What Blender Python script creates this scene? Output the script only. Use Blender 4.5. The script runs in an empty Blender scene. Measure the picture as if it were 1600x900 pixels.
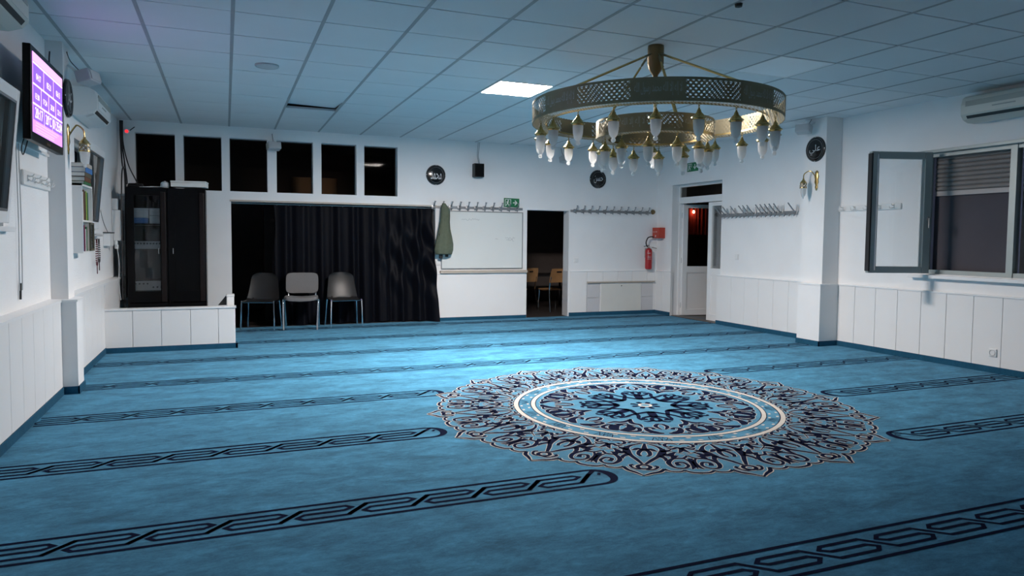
import bpy, bmesh, math, random
from math import sin, cos, pi, radians, sqrt, atan2, hypot
from mathutils import Vector, Matrix

random.seed(7)
S = bpy.context.scene
C = S.collection

# ------------------------------------------------------------------ camera
cd = bpy.data.cameras.new('camera')
cam = bpy.data.objects.new('camera', cd); C.objects.link(cam)
yaw, pit, rol = .38469849, .05453488, .0089888
fw = Vector((sin(yaw)*cos(pit), cos(yaw)*cos(pit), -sin(pit)))
rt = Vector((cos(yaw), -sin(yaw), 0)); up = rt.cross(fw)
rt, up = cos(rol)*rt + sin(rol)*up, -sin(rol)*rt + cos(rol)*up
cam.matrix_world = Matrix(((rt.x, up.x, -fw.x, 0), (rt.y, up.y, -fw.y, 0), (rt.z, up.z, -fw.z, 1.27), (0, 0, 0, 1)))
cd.sensor_width = 36; cd.lens = 1105.61/1600*36; cd.shift_y = -14.406/1600
cd.clip_start = .05; cd.clip_end = 200
S.camera = cam
# ------------------------------------------------------------------ world, exposure
w = bpy.data.worlds.new('night'); S.world = w; w.use_nodes = True
w.node_tree.nodes['Background'].inputs[0].default_value = (.03, .035, .06, 1)
w.node_tree.nodes['Background'].inputs[1].default_value = .25
S.view_settings.view_transform = 'Standard'; S.view_settings.look = 'None'
S.view_settings.gamma = 1; S.view_settings.use_curve_mapping = False
S.view_settings.exposure = 2.16
PANEL_STRENGTH = 70.0
TV_STRENGTH = .36
try:
    S.cycles.max_bounces = 10; S.cycles.diffuse_bounces = 6; S.cycles.transparent_max_bounces = 12
    S.cycles.sample_clamp_indirect = 6
except Exception: pass

# ------------------------------------------------------------------ materials
def nmat(name):
    m = bpy.data.materials.new(name); m.use_nodes = True
    return m, m.node_tree.nodes, m.node_tree.links, m.node_tree.nodes['Principled BSDF']
def mat(name, col, rough=.5, metal=0, var=0, vscale=8, bump=0, bscale=60, spec=.5, sheen=0, coat=0):
    m, n, l, b = nmat(name)
    b.inputs['Base Color'].default_value = (*col, 1); b.inputs['Roughness'].default_value = rough
    b.inputs['Metallic'].default_value = metal; b.inputs['Specular IOR Level'].default_value = spec
    if sheen: b.inputs['Sheen Weight'].default_value = sheen
    if coat: b.inputs['Coat Weight'].default_value = coat
    tc = n.new('ShaderNodeTexCoord')
    if var:
        t = n.new('ShaderNodeTexNoise'); t.inputs['Scale'].default_value = vscale; t.inputs['Detail'].default_value = 5
        l.new(tc.outputs['Object'], t.inputs['Vector'])
        r = n.new('ShaderNodeMapRange'); r.inputs['From Min'].default_value = .25; r.inputs['From Max'].default_value = .75
        r.inputs['To Min'].default_value = 1-var; r.inputs['To Max'].default_value = 1+var
        l.new(t.outputs['Fac'], r.inputs['Value'])
        x = n.new('ShaderNodeVectorMath'); x.operation = 'SCALE'; x.inputs[0].default_value = col
        l.new(r.outputs[0], x.inputs['Scale']); l.new(x.outputs[0], b.inputs['Base Color'])
    if bump:
        t2 = n.new('ShaderNodeTexNoise'); t2.inputs['Scale'].default_value = bscale; t2.inputs['Detail'].default_value = 4
        l.new(tc.outputs['Object'], t2.inputs['Vector'])
        bp = n.new('ShaderNodeBump'); bp.inputs['Strength'].default_value = bump; bp.inputs['Distance'].default_value = .01
        l.new(t2.outputs['Fac'], bp.inputs['Height']); l.new(bp.outputs[0], b.inputs['Normal'])
    return m
def emit(name, col, s):
    m, n, l, b = nmat(name)
    b.inputs['Base Color'].default_value = (*col, 1); b.inputs['Emission Color'].default_value = (*col, 1)
    b.inputs['Emission Strength'].default_value = s
    return m
def glass(name, tint=(1, 1, 1), refl=1.0, rough=.02):
    m, n, l, b = nmat(name); n.remove(b)
    o = n['Material Output']
    t = n.new('ShaderNodeBsdfTransparent'); t.inputs[0].default_value = (*tint, 1)
    g = n.new('ShaderNodeBsdfGlossy'); g.inputs['Roughness'].default_value = rough
    f = n.new('ShaderNodeFresnel'); f.inputs['IOR'].default_value = 1.5
    a = n.new('ShaderNodeMath'); a.operation = 'MULTIPLY'; a.inputs[1].default_value = refl; a.use_clamp = True
    l.new(f.outputs[0], a.inputs[0])
    x = n.new('ShaderNodeMixShader'); l.new(a.outputs[0], x.inputs[0]); l.new(t.outputs[0], x.inputs[1]); l.new(g.outputs[0], x.inputs[2])
    l.new(x.outputs[0], o.inputs['Surface'])
    return m
def frosted(name):
    m, n, l, b = nmat(name); n.remove(b); o = n['Material Output']
    d = n.new('ShaderNodeBsdfDiffuse'); d.inputs[0].default_value = (.85, .86, .88, 1)
    t = n.new('ShaderNodeBsdfTranslucent'); t.inputs[0].default_value = (.93, .92, .9, 1)
    g = n.new('ShaderNodeBsdfGlossy'); g.inputs['Roughness'].default_value = .3
    x = n.new('ShaderNodeMixShader'); x.inputs[0].default_value = .62; l.new(d.outputs[0], x.inputs[1]); l.new(t.outputs[0], x.inputs[2])
    y = n.new('ShaderNodeMixShader'); y.inputs[0].default_value = .08; l.new(x.outputs[0], y.inputs[1]); l.new(g.outputs[0], y.inputs[2])
    l.new(y.outputs[0], o.inputs['Surface']); return m
def carpet_mat(name, col, nap=.22):
    m, n, l, b = nmat(name)
    b.inputs['Roughness'].default_value = 1; dk = max(col) < .1
    b.inputs['Specular IOR Level'].default_value = .04 if dk else .12
    b.inputs['Sheen Weight'].default_value = 0 if dk else .06; b.inputs['Sheen Roughness'].default_value = .5
    tc = n.new('ShaderNodeTexCoord')
    mp = n.new('ShaderNodeMapping'); mp.inputs['Scale'].default_value = (1.0, 2.1, 1); mp.inputs['Rotation'].default_value = (0, 0, .22)
    l.new(tc.outputs['Object'], mp.inputs[0])
    t = n.new('ShaderNodeTexNoise'); t.inputs['Scale'].default_value = 3.4; t.inputs['Detail'].default_value = 9; t.inputs['Roughness'].default_value = .62; t.inputs['Distortion'].default_value = .5
    l.new(mp.outputs[0], t.inputs['Vector'])
    f = n.new('ShaderNodeTexNoise'); f.inputs['Scale'].default_value = 95; f.inputs['Detail'].default_value = 2
    l.new(mp.outputs[0], f.inputs['Vector'])
    r = n.new('ShaderNodeMapRange'); r.inputs['From Min'].default_value = .3; r.inputs['From Max'].default_value = .7; r.inputs['To Min'].default_value = 1-nap; r.inputs['To Max'].default_value = 1+nap
    l.new(t.outputs['Fac'], r.inputs['Value'])
    r2 = n.new('ShaderNodeMapRange'); r2.inputs['From Min'].default_value = .3; r2.inputs['From Max'].default_value = .7; r2.inputs['To Min'].default_value = .9; r2.inputs['To Max'].default_value = 1.1
    l.new(f.outputs['Fac'], r2.inputs['Value'])
    f3 = n.new('ShaderNodeTexNoise'); f3.inputs['Scale'].default_value = 15; f3.inputs['Detail'].default_value = 8; f3.inputs['Roughness'].default_value = .7; f3.inputs['Distortion'].default_value = .8
    l.new(mp.outputs[0], f3.inputs['Vector'])
    r3 = n.new('ShaderNodeMapRange'); r3.inputs['From Min'].default_value = .3; r3.inputs['From Max'].default_value = .7; r3.inputs['To Min'].default_value = 1-nap*.75; r3.inputs['To Max'].default_value = 1+nap*.75
    l.new(f3.outputs['Fac'], r3.inputs['Value'])
    q0 = n.new('ShaderNodeMath'); q0.operation = 'MULTIPLY'; l.new(r.outputs[0], q0.inputs[0]); l.new(r3.outputs[0], q0.inputs[1])
    q = n.new('ShaderNodeMath'); q.operation = 'MULTIPLY'; l.new(q0.outputs[0], q.inputs[0]); l.new(r2.outputs[0], q.inputs[1])
    x = n.new('ShaderNodeVectorMath'); x.operation = 'SCALE'; x.inputs[0].default_value = col; l.new(q.outputs[0], x.inputs['Scale'])
    l.new(x.outputs[0], b.inputs['Base Color'])
    bp = n.new('ShaderNodeBump'); bp.inputs['Strength'].default_value = .35; bp.inputs['Distance'].default_value = .004
    f2 = n.new('ShaderNodeTexNoise'); f2.inputs['Scale'].default_value = 420; l.new(tc.outputs['Object'], f2.inputs['Vector'])
    l.new(f2.outputs['Fac'], bp.inputs['Height']); l.new(bp.outputs[0], b.inputs['Normal'])
    return m
def lattice(name, col, rough=.35, scale=26):
    """pierced brass: rows of round holes and stars cut right through the sheet"""
    m, n, l, b = nmat(name); o = n['Material Output']
    b.inputs['Base Color'].default_value = (*col, 1); b.inputs['Metallic'].default_value = 1; b.inputs['Roughness'].default_value = rough
    uv = n.new('ShaderNodeUVMap'); uv.uv_map = 'UVMap'
    ds = []
    for off in (0, .5):
        mp = n.new('ShaderNodeMapping'); mp.inputs['Scale'].default_value = (scale, scale, 1); mp.inputs['Location'].default_value = (off, off, 0); l.new(uv.outputs[0], mp.inputs[0])
        v = n.new('ShaderNodeTexVoronoi'); v.voronoi_dimensions = '2D'; v.feature = 'F1'; v.inputs['Scale'].default_value = 1; v.inputs['Randomness'].default_value = 0
        l.new(mp.outputs[0], v.inputs['Vector']); ds.append(v.outputs['Distance'])
    mn = n.new('ShaderNodeMath'); mn.operation = 'MINIMUM'; l.new(ds[0], mn.inputs[0]); l.new(ds[1], mn.inputs[1])
    g = n.new('ShaderNodeMath'); g.operation = 'LESS_THAN'; g.inputs[1].default_value = .27; l.new(mn.outputs[0], g.inputs[0])
    t = n.new('ShaderNodeBsdfTransparent')
    x = n.new('ShaderNodeMixShader'); l.new(g.outputs[0], x.inputs[0]); l.new(b.outputs[0], x.inputs[1]); l.new(t.outputs[0], x.inputs[2])
    l.new(x.outputs[0], o.inputs['Surface']); return m

M = dict(
 wall=mat('white_paint', (.85, .85, .85), .75, var=.02, vscale=3, bump=.06, bscale=220),
 stucco=mat('white_rough_plaster', (.86, .86, .86), .8, var=.02, vscale=4, bump=.4, bscale=70),
 board=mat('white_laminate_board', (.86, .85, .84), .42, var=.02, vscale=2),
 white=mat('white_gloss_paint', (.86, .86, .86), .35, var=.01),
 tile=mat('mineral_ceiling_tile', (.72, .73, .74), .9, var=.03, vscale=1.2, bump=.1, bscale=260),
 bar=mat('grey_ceiling_bar', (.36, .37, .38), .6, var=.04),
 void=mat('ceiling_void', (.10, .10, .11), .9, var=.1),
 carpet=carpet_mat('blue_carpet', (.060, .229, .366), .34),
 navy=carpet_mat('navy_carpet_yarn', (.006, .010, .034), .1),
 cream=carpet_mat('cream_carpet_yarn', (.62, .58, .52), .06),
 medfield=carpet_mat('medallion_blue_yarn', (.080, .255, .388), .14),
 base=carpet_mat('teal_carpet_skirting', (.016, .088, .155), .12),
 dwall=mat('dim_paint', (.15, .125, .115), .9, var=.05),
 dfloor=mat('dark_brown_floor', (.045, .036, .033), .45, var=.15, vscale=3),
 black=mat('black_lacquer', (.0025, .0025, .003), .35, var=.1, vscale=6, spec=.18),
 blackm=mat('black_matt_plastic', (.012, .012, .014), .5, var=.1),
 chairp=mat('black_shell_plastic', (.014, .0135, .014), .42, var=.04, bump=.03, bscale=300),
 brownedge=mat('dark_brown_veneer', (.014, .010, .010), .4, var=.2, vscale=10, spec=.2),
 velvet=mat('navy_velvet', (.0008, .0013, .0042), .6, var=.25, vscale=5, sheen=.015, spec=.14),
 chrome=mat('chrome_tube', (.75, .77, .8), .12, 1, var=.02),
 greym=mat('grey_steel', (.34, .35, .36), .38, .8, var=.05),
 alu=mat('grey_window_aluminium', (.36, .41, .41), .45, .35, var=.03),
 upho=mat('grey_chair_fabric', (.17, .165, .165), .95, var=.08, vscale=120, bump=.15, bscale=700),
 wb=mat('whiteboard_enamel', (.74, .76, .74), .25, var=.015, vscale=2),
 wbink=mat('faded_marker_ink', (.50, .52, .52), .6, var=.1),
 beige=mat('beige_wood_ledge', (.50, .43, .36), .5, var=.06, vscale=12),
 tilew=mat('grey_white_wall_tile', (.62, .61, .62), .3, var=.02),
 hatch=mat('cream_white_hatch', (.74, .73, .68), .4, var=.015),
 green=mat('exit_sign_green', (.010, .17, .065), .5, var=.05), signw=mat('exit_sign_white', (.80, .84, .80), .5, var=.02),
 red=mat('fire_red_enamel', (.40, .018, .024), .3, var=.05), redbox=mat('orange_red_enamel', (.48, .050, .026), .4, var=.05),
 olive=mat('olive_green_cloth', (.105, .125, .085), .9, var=.12, vscale=25, bump=.2, bscale=120),
 brass=mat('polished_brass', (.58, .42, .17), .27, 1, var=.06, vscale=20),
 brassd=mat('aged_brass', (.30, .27, .18), .5, 1, var=.10, vscale=9),
 bronze=mat('brown_bronze', (.22, .15, .075), .38, .85, var=.08),
 lat=lattice('pierced_aged_brass', (.30, .265, .18), .5), latp=lattice('pierced_brass_plate', (.42, .36, .24), .3, 32),
 steelgilt=mat('silvery_engraving', (.42, .43, .40), .4, .8, var=.04),
 frost=frosted('frosted_glass'),
 glass=glass('clear_window_glass', (.93, .95, .96), .8), dglass=glass('dim_interior_glass', (.72, .70, .68), .03),
 acw=mat('cream_white_plastic', (.66, .66, .60), .4, var=.015), acg=mat('grey_green_plastic', (.36, .39, .36), .4, var=.02),
 slat=mat('grey_shutter_slat', (.20, .19, .19), .6, var=.06), slatw=mat('pale_shutter_end_bar', (.40, .38, .38), .5, var=.03),
 screen=mat('grey_insect_screen', (.075, .07, .085), .9, var=.06, vscale=3),
 plw=mat('white_plastic', (.80, .80, .79), .4, var=.01), plg=mat('pale_grey_plastic', (.50, .51, .52), .5, var=.02),
 disc=mat('black_gloss_disc', (.008, .008, .009), .15, var=.1), silver=mat('silver_lettering', (.62, .63, .64), .35, .3, var=.02), silverd=mat('dim_silver_lettering', (.16, .165, .17), .4, .3, var=.02),
 cardb=mat('brown_cardboard', (.34, .20, .11), .85, var=.08, vscale=6), wood=mat('beech_plywood', (.46, .25, .11), .45, var=.12, vscale=9),
 amp=mat('silver_amplifier_face', (.30, .30, .30), .4, .3, var=.03), knob=mat('dark_knob', (.03, .03, .03), .4, var=.1),
 paper=mat('white_paper', (.75, .74, .71), .8, var=.03),
 bk_green=mat('green_book_cloth', (.03, .14, .05), .6, var=.08), bk_brown=mat('brown_book_cloth', (.14, .055, .03), .6, var=.08),
 bk_lime=mat('lime_book_cloth', (.34, .46, .08), .6, var=.05), bk_blue=mat('blue_book_cloth', (.05, .16, .40), .6, var=.05),
 bk_maroon=mat('maroon_book_cloth', (.16, .02, .05), .6, var=.05), bk_olive=mat('olive_book_cloth', (.10, .09, .06), .6, var=.05),
 redcloth=mat('red_cloth', (.42, .030, .030), .85, var=.15, vscale=9), beads=mat('dark_red_beads', (.10, .012, .015), .3, var=.1),
 warm=emit('warm_bulb', (1, .62, .28), 6.0), redlamp=emit('red_indicator', (.8, .03, .04), .25),
 tvbase=emit('screen_purple', (.50, .22, .74), TV_STRENGTH), tvcell=emit('screen_cell_violet', (.20, .08, .46), TV_STRENGTH),
 tvpink=emit('screen_pink', (.80, .36, .78), TV_STRENGTH), tvw=emit('screen_white', (.86, .76, 1.0), TV_STRENGTH*1.25),
 panel=emit('lit_led_diffuser', (1, .915, .865), PANEL_STRENGTH), offpanel=mat('unlit_led_diffuser', (.86, .87, .88), .5, var=.01),
)
# ------------------------------------------------------------------ mesh helpers
class MB:
    def __init__(s): s.v = []; s.f = []; s.uv = None
    def add(s, vs, fs):
        o = len(s.v); s.v += [tuple(p) for p in vs]; s.f += [tuple(i+o for i in q) for q in fs]; return s
    def box(s, x0, x1, y0, y1, z0, z1, bev=0):
        if bev <= 0:
            v = [(x, y, z) for z in (z0, z1) for y in (y0, y1) for x in (x0, x1)]
            return s.add(v, [(0, 2, 3, 1), (4, 5, 7, 6), (0, 1, 5, 4), (2, 6, 7, 3), (0, 4, 6, 2), (1, 3, 7, 5)])
        bm = bmesh.new(); bmesh.ops.create_cube(bm, size=1)
        for q in bm.verts: q.co = Vector(((x0+x1)/2+q.co.x*(x1-x0), (y0+y1)/2+q.co.y*(y1-y0), (z0+z1)/2+q.co.z*(z1-z0)))
        bmesh.ops.bevel(bm, geom=bm.edges[:], offset=bev, segments=2, affect='EDGES', profile=.5)
        bm.verts.index_update(); s.add([q.co[:] for q in bm.verts], [[q.index for q in f.verts] for f in bm.faces]); bm.free(); return s
    def tube(s, pts, r, n=8, caps=True):
        pts = [Vector(p) for p in pts]; rr = r if isinstance(r, (list, tuple)) else [r]*len(pts)
        vs = []; prev = None
        for i, p in enumerate(pts):
            d = (pts[min(i+1, len(pts)-1)]-pts[max(i-1, 0)]).normalized()
            if prev is None:
                a = Vector((0, 0, 1)) if abs(d.z) < .9 else Vector((1, 0, 0)); u = d.cross(a).normalized()
            else: u = (prev-d*prev.dot(d)).normalized()
            prev = u; q = d.cross(u)
            vs += [p+(u*cos(2*pi*k/n)+q*sin(2*pi*k/n))*rr[i] for k in range(n)]
        fs = [(i*n+k, i*n+(k+1) % n, (i+1)*n+(k+1) % n, (i+1)*n+k) for i in range(len(pts)-1) for k in range(n)]
        if caps: fs += [tuple(range(n))[::-1], tuple((len(pts)-1)*n+k for k in range(n))]
        return s.add(vs, fs)
    def lathe(s, prof, n=20, c=(0, 0, 0), a0=0, a1=2*pi, axis='z'):
        full = abs(a1-a0-2*pi) < 1e-6; m = n if full else n+1; vs = []
        for r, z in prof:
            for k in range(m):
                a = a0+(a1-a0)*k/n; p = (r*cos(a), r*sin(a), z)
                if axis == 'y': p = (p[0], -p[2], p[1])
                vs.append((c[0]+p[0], c[1]+p[1], c[2]+p[2]))
        fs = [(i*m+k, i*m+(k+1) % m, (i+1)*m+(k+1) % m, (i+1)*m+k) for i in range(len(prof)-1) for k in range(n if full else n)]
        return s.add(vs, fs)
    def torus(s, c, R, r, n=16, m=8, axis='z', sx=1):
        vs = []
        for i in range(n):
            for k in range(m):
                a, b = 2*pi*i/n, 2*pi*k/m; q = R+r*cos(b); p = (q*cos(a)*sx, q*sin(a), r*sin(b))
                if axis == 'y': p = (p[0], p[2], p[1])
                if axis == 'x': p = (p[2], p[0], p[1])
                vs.append((c[0]+p[0], c[1]+p[1], c[2]+p[2]))
        return s.add(vs, [(i*m+k, ((i+1) % n)*m+k, ((i+1) % n)*m+(k+1) % m, i*m+(k+1) % m) for i in range(n) for k in range(m)])
    def prism(s, poly, a, b, axis='y'):
        """extrude polygon; axis y: poly in (x,z) from y=a to b; axis x: poly in (y,z); axis z: poly in (x,y)"""
        n = len(poly)
        def P(p, t): return (p[0], t, p[1]) if axis == 'y' else ((t, p[0], p[1]) if axis == 'x' else (p[0], p[1], t))
        return s.add([P(p, a) for p in poly]+[P(p, b) for p in poly], [tuple(range(n)), tuple(range(n, 2*n))[::-1]]+[(i, (i+1) % n, n+(i+1) % n, n+i) for i in range(n)])
    def grid(s, f, nu, nv, closed=False):
        vs = [f(i/nu, j/nv) for j in range(nv+1) for i in range(nu+1)]
        return s.add(vs, [(j*(nu+1)+i, j*(nu+1)+i+1, (j+1)*(nu+1)+i+1, (j+1)*(nu+1)+i) for j in range(nv) for i in range(nu)])
    def ribbon(s, pts, w, z=0, closed=False):
        """flat mitred ribbon in XY at height z; w = width or list"""
        n = len(pts); ww = w if isinstance(w, (list, tuple)) else [w]*n; vs = []
        for i in range(n):
            p = Vector(pts[i]).to_2d() if not isinstance(pts[i], Vector) else pts[i]
            a = Vector(pts[i-1] if (i > 0 or closed) else pts[i]); b = Vector(pts[(i+1) % n] if (i < n-1 or closed) else pts[i])
            p = Vector(pts[i])
            d1 = (p-a); d2 = (b-p)
            if d1.length < 1e-9: d1 = d2
            if d2.length < 1e-9: d2 = d1
            d1 = d1.normalized(); d2 = d2.normalized()
            t = (d1+d2); t = t.normalized() if t.length > 1e-6 else d1
            nn = Vector((-t.y, t.x)); k = max(.45, abs(nn.dot(Vector((-d1.y, d1.x)))))
            h = ww[i]/2/k
            vs += [(p.x+nn.x*h, p.y+nn.y*h, z), (p.x-nn.x*h, p.y-nn.y*h, z)]
        m = n if closed else n-1
        return s.add(vs, [(2*i+1, 2*((i+1) % n)+1, 2*((i+1) % n), 2*i) for i in range(m)])
    def mesh(s, name, smooth=False):
        me = bpy.data.meshes.new(name); me.from_pydata(s.v, [], s.f); me.update()
        if smooth:
            me.polygons.foreach_set('use_smooth', [True]*len(me.polygons))
            try: me.set_sharp_from_angle(angle=radians(smooth if smooth is not True else 40))
            except Exception: pass
        return me
    def build(s, name, m, parent=None, smooth=False, loc=None, rz=0):
        return ob(name, s.mesh(name, smooth), m, parent, loc, rz)
def ob(name, me, m=None, parent=None, loc=None, rz=0):
    if m is not None and not me.materials: me.materials.append(M[m] if isinstance(m, str) else m)
    o = bpy.data.objects.new(name, me); C.objects.link(o)
    if parent: o.parent = parent
    if loc: o.location = loc
    if rz: o.rotation_euler = (0, 0, rz)
    return o
def tag(o, label=None, cat=None, group=None, kind=None):
    if label: o['label'] = label
    if cat: o['category'] = cat
    if group: o['group'] = group
    if kind: o['kind'] = kind
    return o
def T(name, label, cat, loc=(0, 0, 0), rz=0, group=None):
    o = bpy.data.objects.new(name, None); C.objects.link(o); o.location = loc; o.rotation_euler = (0, 0, rz); o.empty_display_size = .1
    return tag(o, label, cat, group)
def st(name, mb, m, parent=None, smooth=False): return tag(mb.build(name, m, parent, smooth), kind='structure' if parent is None else None)
RW, LW = -pi/2, pi/2          # rotation of a thing hung on the right / left wall (its own x runs to the viewer's right, -y out of the wall)
def spline(pts, n=6):
    P = [Vector(p) for p in pts]; out = []
    for i in range(len(P)-1):
        p0, p1, p2, p3 = P[max(i-1, 0)], P[i], P[i+1], P[min(i+2, len(P)-1)]
        for k in range(n):
            t = k/n; out.append(.5*((2*p1)+(-p0+p2)*t+(2*p0-5*p1+4*p2-p3)*t*t+(-p0+3*p1-3*p2+p3)*t**3))
    out.append(P[-1]); return out
# Arabic presentation forms, composed in visual order
AR = {'ا': 'FE8D FE8E', 'إ': 'FE87 FE88', 'د': 'FEA9 FEAA', 'ر': 'FEAD FEAE', 'و': 'FEED FEEE', 'ل': 'FEDD FEDE FEDF FEE0', 'ه': 'FEE9 FEEA FEEB FEEC',
      'م': 'FEE1 FEE2 FEE3 FEE4', 'ح': 'FEA1 FEA2 FEA3 FEA4', 'س': 'FEB1 FEB2 FEB3 FEB4', 'ع': 'FEC9 FECA FECB FECC', 'ي': 'FEF1 FEF2 FEF3 FEF4', 'ن': 'FEE5 FEE6 FEE7 FEE8'}
def shape(t):
    t = t.replace('لا', '\x01'); out = []
    dual = lambda c: c in AR and len(AR[c].split()) == 4
    for i, c in enumerate(t):
        pj = i > 0 and dual(t[i-1]); nj = i < len(t)-1 and (t[i+1] in AR or t[i+1] == '\x01')
        if c == '\x01': out.append('\ufefc' if pj else '\ufefb'); continue
        if c not in AR: out.append(c); continue
        f = AR[c].split()
        k = (3 if pj and nj else 2 if nj else 1 if pj else 0) if len(f) == 4 else (1 if pj else 0)
        out.append(chr(int(f[k], 16)))
    return ''.join(out[::-1])
def text(body, h, width=None, depth=0, align='C'):
    """flat lettering in the local XZ plane facing -y, centred; returns MB"""
    c = bpy.data.curves.new('lettering', 'FONT'); c.body = body; c.size = 1; c.resolution_u = 3
    o = bpy.data.objects.new('lettering', c); C.objects.link(o); bpy.context.view_layer.update()
    me = bpy.data.meshes.new_from_object(o.evaluated_get(bpy.context.evaluated_depsgraph_get()))
    vs = [v.co.copy() for v in me.vertices]; fs = [tuple(p.vertices) for p in me.polygons]
    bpy.data.objects.remove(o); bpy.data.curves.remove(c); bpy.data.meshes.remove(me)
    m = MB()
    if not vs: return m
    x0, x1 = min(v.x for v in vs), max(v.x for v in vs); y0, y1 = min(v.y for v in vs), max(v.y for v in vs)
    k = h/(y1-y0); kx = width/(x1-x0) if width else k
    m.add([((v.x-(x0+x1)/2)*kx, 0, (v.y-(y0+y1)/2)*k) for v in vs], fs)
    return m
def shift(m, dx=0, dy=0, dz=0):
    m.v = [(x+dx, y+dy, z+dz) for x, y, z in m.v]; return m
def copytree(o, parent=None):
    c = o.copy(); C.objects.link(c); c.parent = parent
    for ch in list(o.children): copytree(ch, c)
    return c

# ================================================================== ROOM SHELL
XL, XLu, XR, XRu, YF, HC, YN = -1.235, -1.30, 7.05, 7.065, 10.64, 2.807, -2.0
WH = .76                                                    # wainscot height
floor = st('floor', MB().box(-1.5, 7.35, YN-.1, YF+.02, -.05, 0), 'carpet')
# ---- walls with openings
def wallgrid(fn, us, zs, holes):
    """boxes for every cell of the grid us x zs that is not in a hole"""
    for i in range(len(us)-1):
        for j in range(len(zs)-1):
            uc, zc = (us[i]+us[i+1])/2, (zs[j]+zs[j+1])/2
            if not any(a < uc < b and c < zc < d for a, b, c, d in holes): fn(us[i], us[i+1], zs[j], zs[j+1])
WX = [(-1.10, -.617), (-.515, -.037), (.068, .563), (.687, 1.187), (1.305, 1.81), (1.924, 2.425)]
WZ = (1.915, 2.653)
OPEN = (.078, 3.018, 0, 1.775); DOOR = (4.565, 5.34, 0, 1.77)
holes = [(a, b, *WZ) for a, b in WX]+[OPEN, DOOR]
us = sorted({-1.5, 7.35, *[u for h in holes for u in h[:2]]}); zs = sorted({0, HC+.03, *[z for h in holes for z in h[2:]]})
m = MB(); wallgrid(lambda a, b, c, d: m.box(a, b, YF, YF+.2, c, d), us, zs, holes); wall_far = st('wall_far', m, 'wall')
RD = (8.89, 10.20, 0, 2.235)                                # right-hand door recess (Y)
RWIN = (3.45, 5.545, .945, 2.255)
holes = [RD, RWIN]; us = sorted({YN-.1, YF, *[u for h in holes for u in h[:2]]}); zs = sorted({0, HC+.03, *[z for h in holes for z in h[2:]]})
m = MB(); wallgrid(lambda a, b, c, d: m.box(XRu, XRu+.285, a, b, c, d), us, zs, holes); wall_right = st('wall_right', m, 'wall')
LWIN = [(4.05, 5.36, 1.33, 2.19), (7.72, 8.76, 1.33, 2.19)]
us = sorted({YN-.1, YF, *[u for h in LWIN for u in h[:2]]}); zs = [0, 1.33, 2.19, HC+.03]
m = MB(); wallgrid(lambda a, b, c, d: m.box(XLu-.25, XLu, a, b, c, d), us, zs, LWIN); wall_left = st('wall_left', m, 'stucco')
wall_near = st('wall_near', MB().box(-1.5, 7.35, YN-.1, YN, 0, HC+.03), 'wall')
# ---- pillars (part of the walls)
m = MB().box(-1.32, -1.18, 6.62, 6.86, WH, HC).box(-1.25, -1.115, 6.557, 6.80, 0, WH); st('pillar_on_left', m, 'wall', wall_left)
m = MB().box(6.81, 7.08, 6.64, 6.985, WH, HC).box(6.744, 7.08, 6.595, 6.96, 0, WH); st('pillar_on_right', m, 'wall', wall_right)
# ---- wainscot boards
def boards(parent, axis, at, edges, z0, z1, th=.016, gap=.0045, facing=1, m='board'):
    meshes = {}
    for a, b in zip(edges[:-1], edges[1:]):
        L = round(b-a-gap, 4)
        if L not in meshes:
            q = MB()
            if axis == 'x': q.box(min(0, facing*th), max(0, facing*th), -L/2, L/2, 0, z1-z0, .004)
            else: q.box(-L/2, L/2, min(0, facing*th), max(0, facing*th), 0, z1-z0, .004)
            meshes[L] = q.mesh('panel')
        c = (a+b)/2
        ob('panel', meshes[L], m, parent, (at, c, z0) if axis == 'x' else (c, at, z0))
P = .293
st('wainscot_backing', MB().box(XL+.004, XLu-.02, YN, 8.72, 0, WH-.005), 'board', wall_left)
boards(wall_left, 'x', XL+.003, [6.555-P*k for k in range(29, -1, -1)], 0, WH-.004, facing=1, th=.010)
boards(wall_left, 'x', XL+.003, [6.80]+[7.02+P*k for k in range(6)]+[8.72], 0, WH-.004, facing=1, th=.010)
st('wainscot_backing', MB().box(XL+.004, XLu-.02, 8.84, YF, 0, WH-.005), 'board', wall_left)
st('wainscot_backing', MB().box(XR-.002, XRu+.02, YN, 6.595, 0, WH-.005).box(XR-.002, XRu+.02, 6.96, 8.93, 0, WH-.005).box(XR-.002, XRu+.02, 10.17, YF, 0, WH-.005), 'board', wall_right)
boards(wall_right, 'x', XR, [6.344-P*k for k in range(28, -1, -1)]+[6.594], 0, WH-.004, facing=-1)
boards(wall_right, 'x', XR, [6.96, 7.14, 7.43, 7.72, 8.014, 8.307, 8.60, 8.935], 0, WH-.004, facing=-1, gap=.003)
boards(wall_right, 'x', XR, [10.165, 10.40, 10.625], 0, WH-.004, facing=-1, gap=.003)
boards(wall_far, 'y', YF, [3.03, 4.545], 0, .742, facing=-1)
boards(wall_far, 'y', YF, [5.345, 5.672], 0, WH-.004, facing=-1, gap=.003)
boards(wall_far, 'y', YF, [5.672, 5.98, 6.27, 6.56, 6.86, 7.045], .575, WH-.004, facing=-1, gap=.003)
boards(wall_near, 'y', YN, [-1.23+.4*k for k in range(21)], 0, WH, facing=1)
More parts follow.
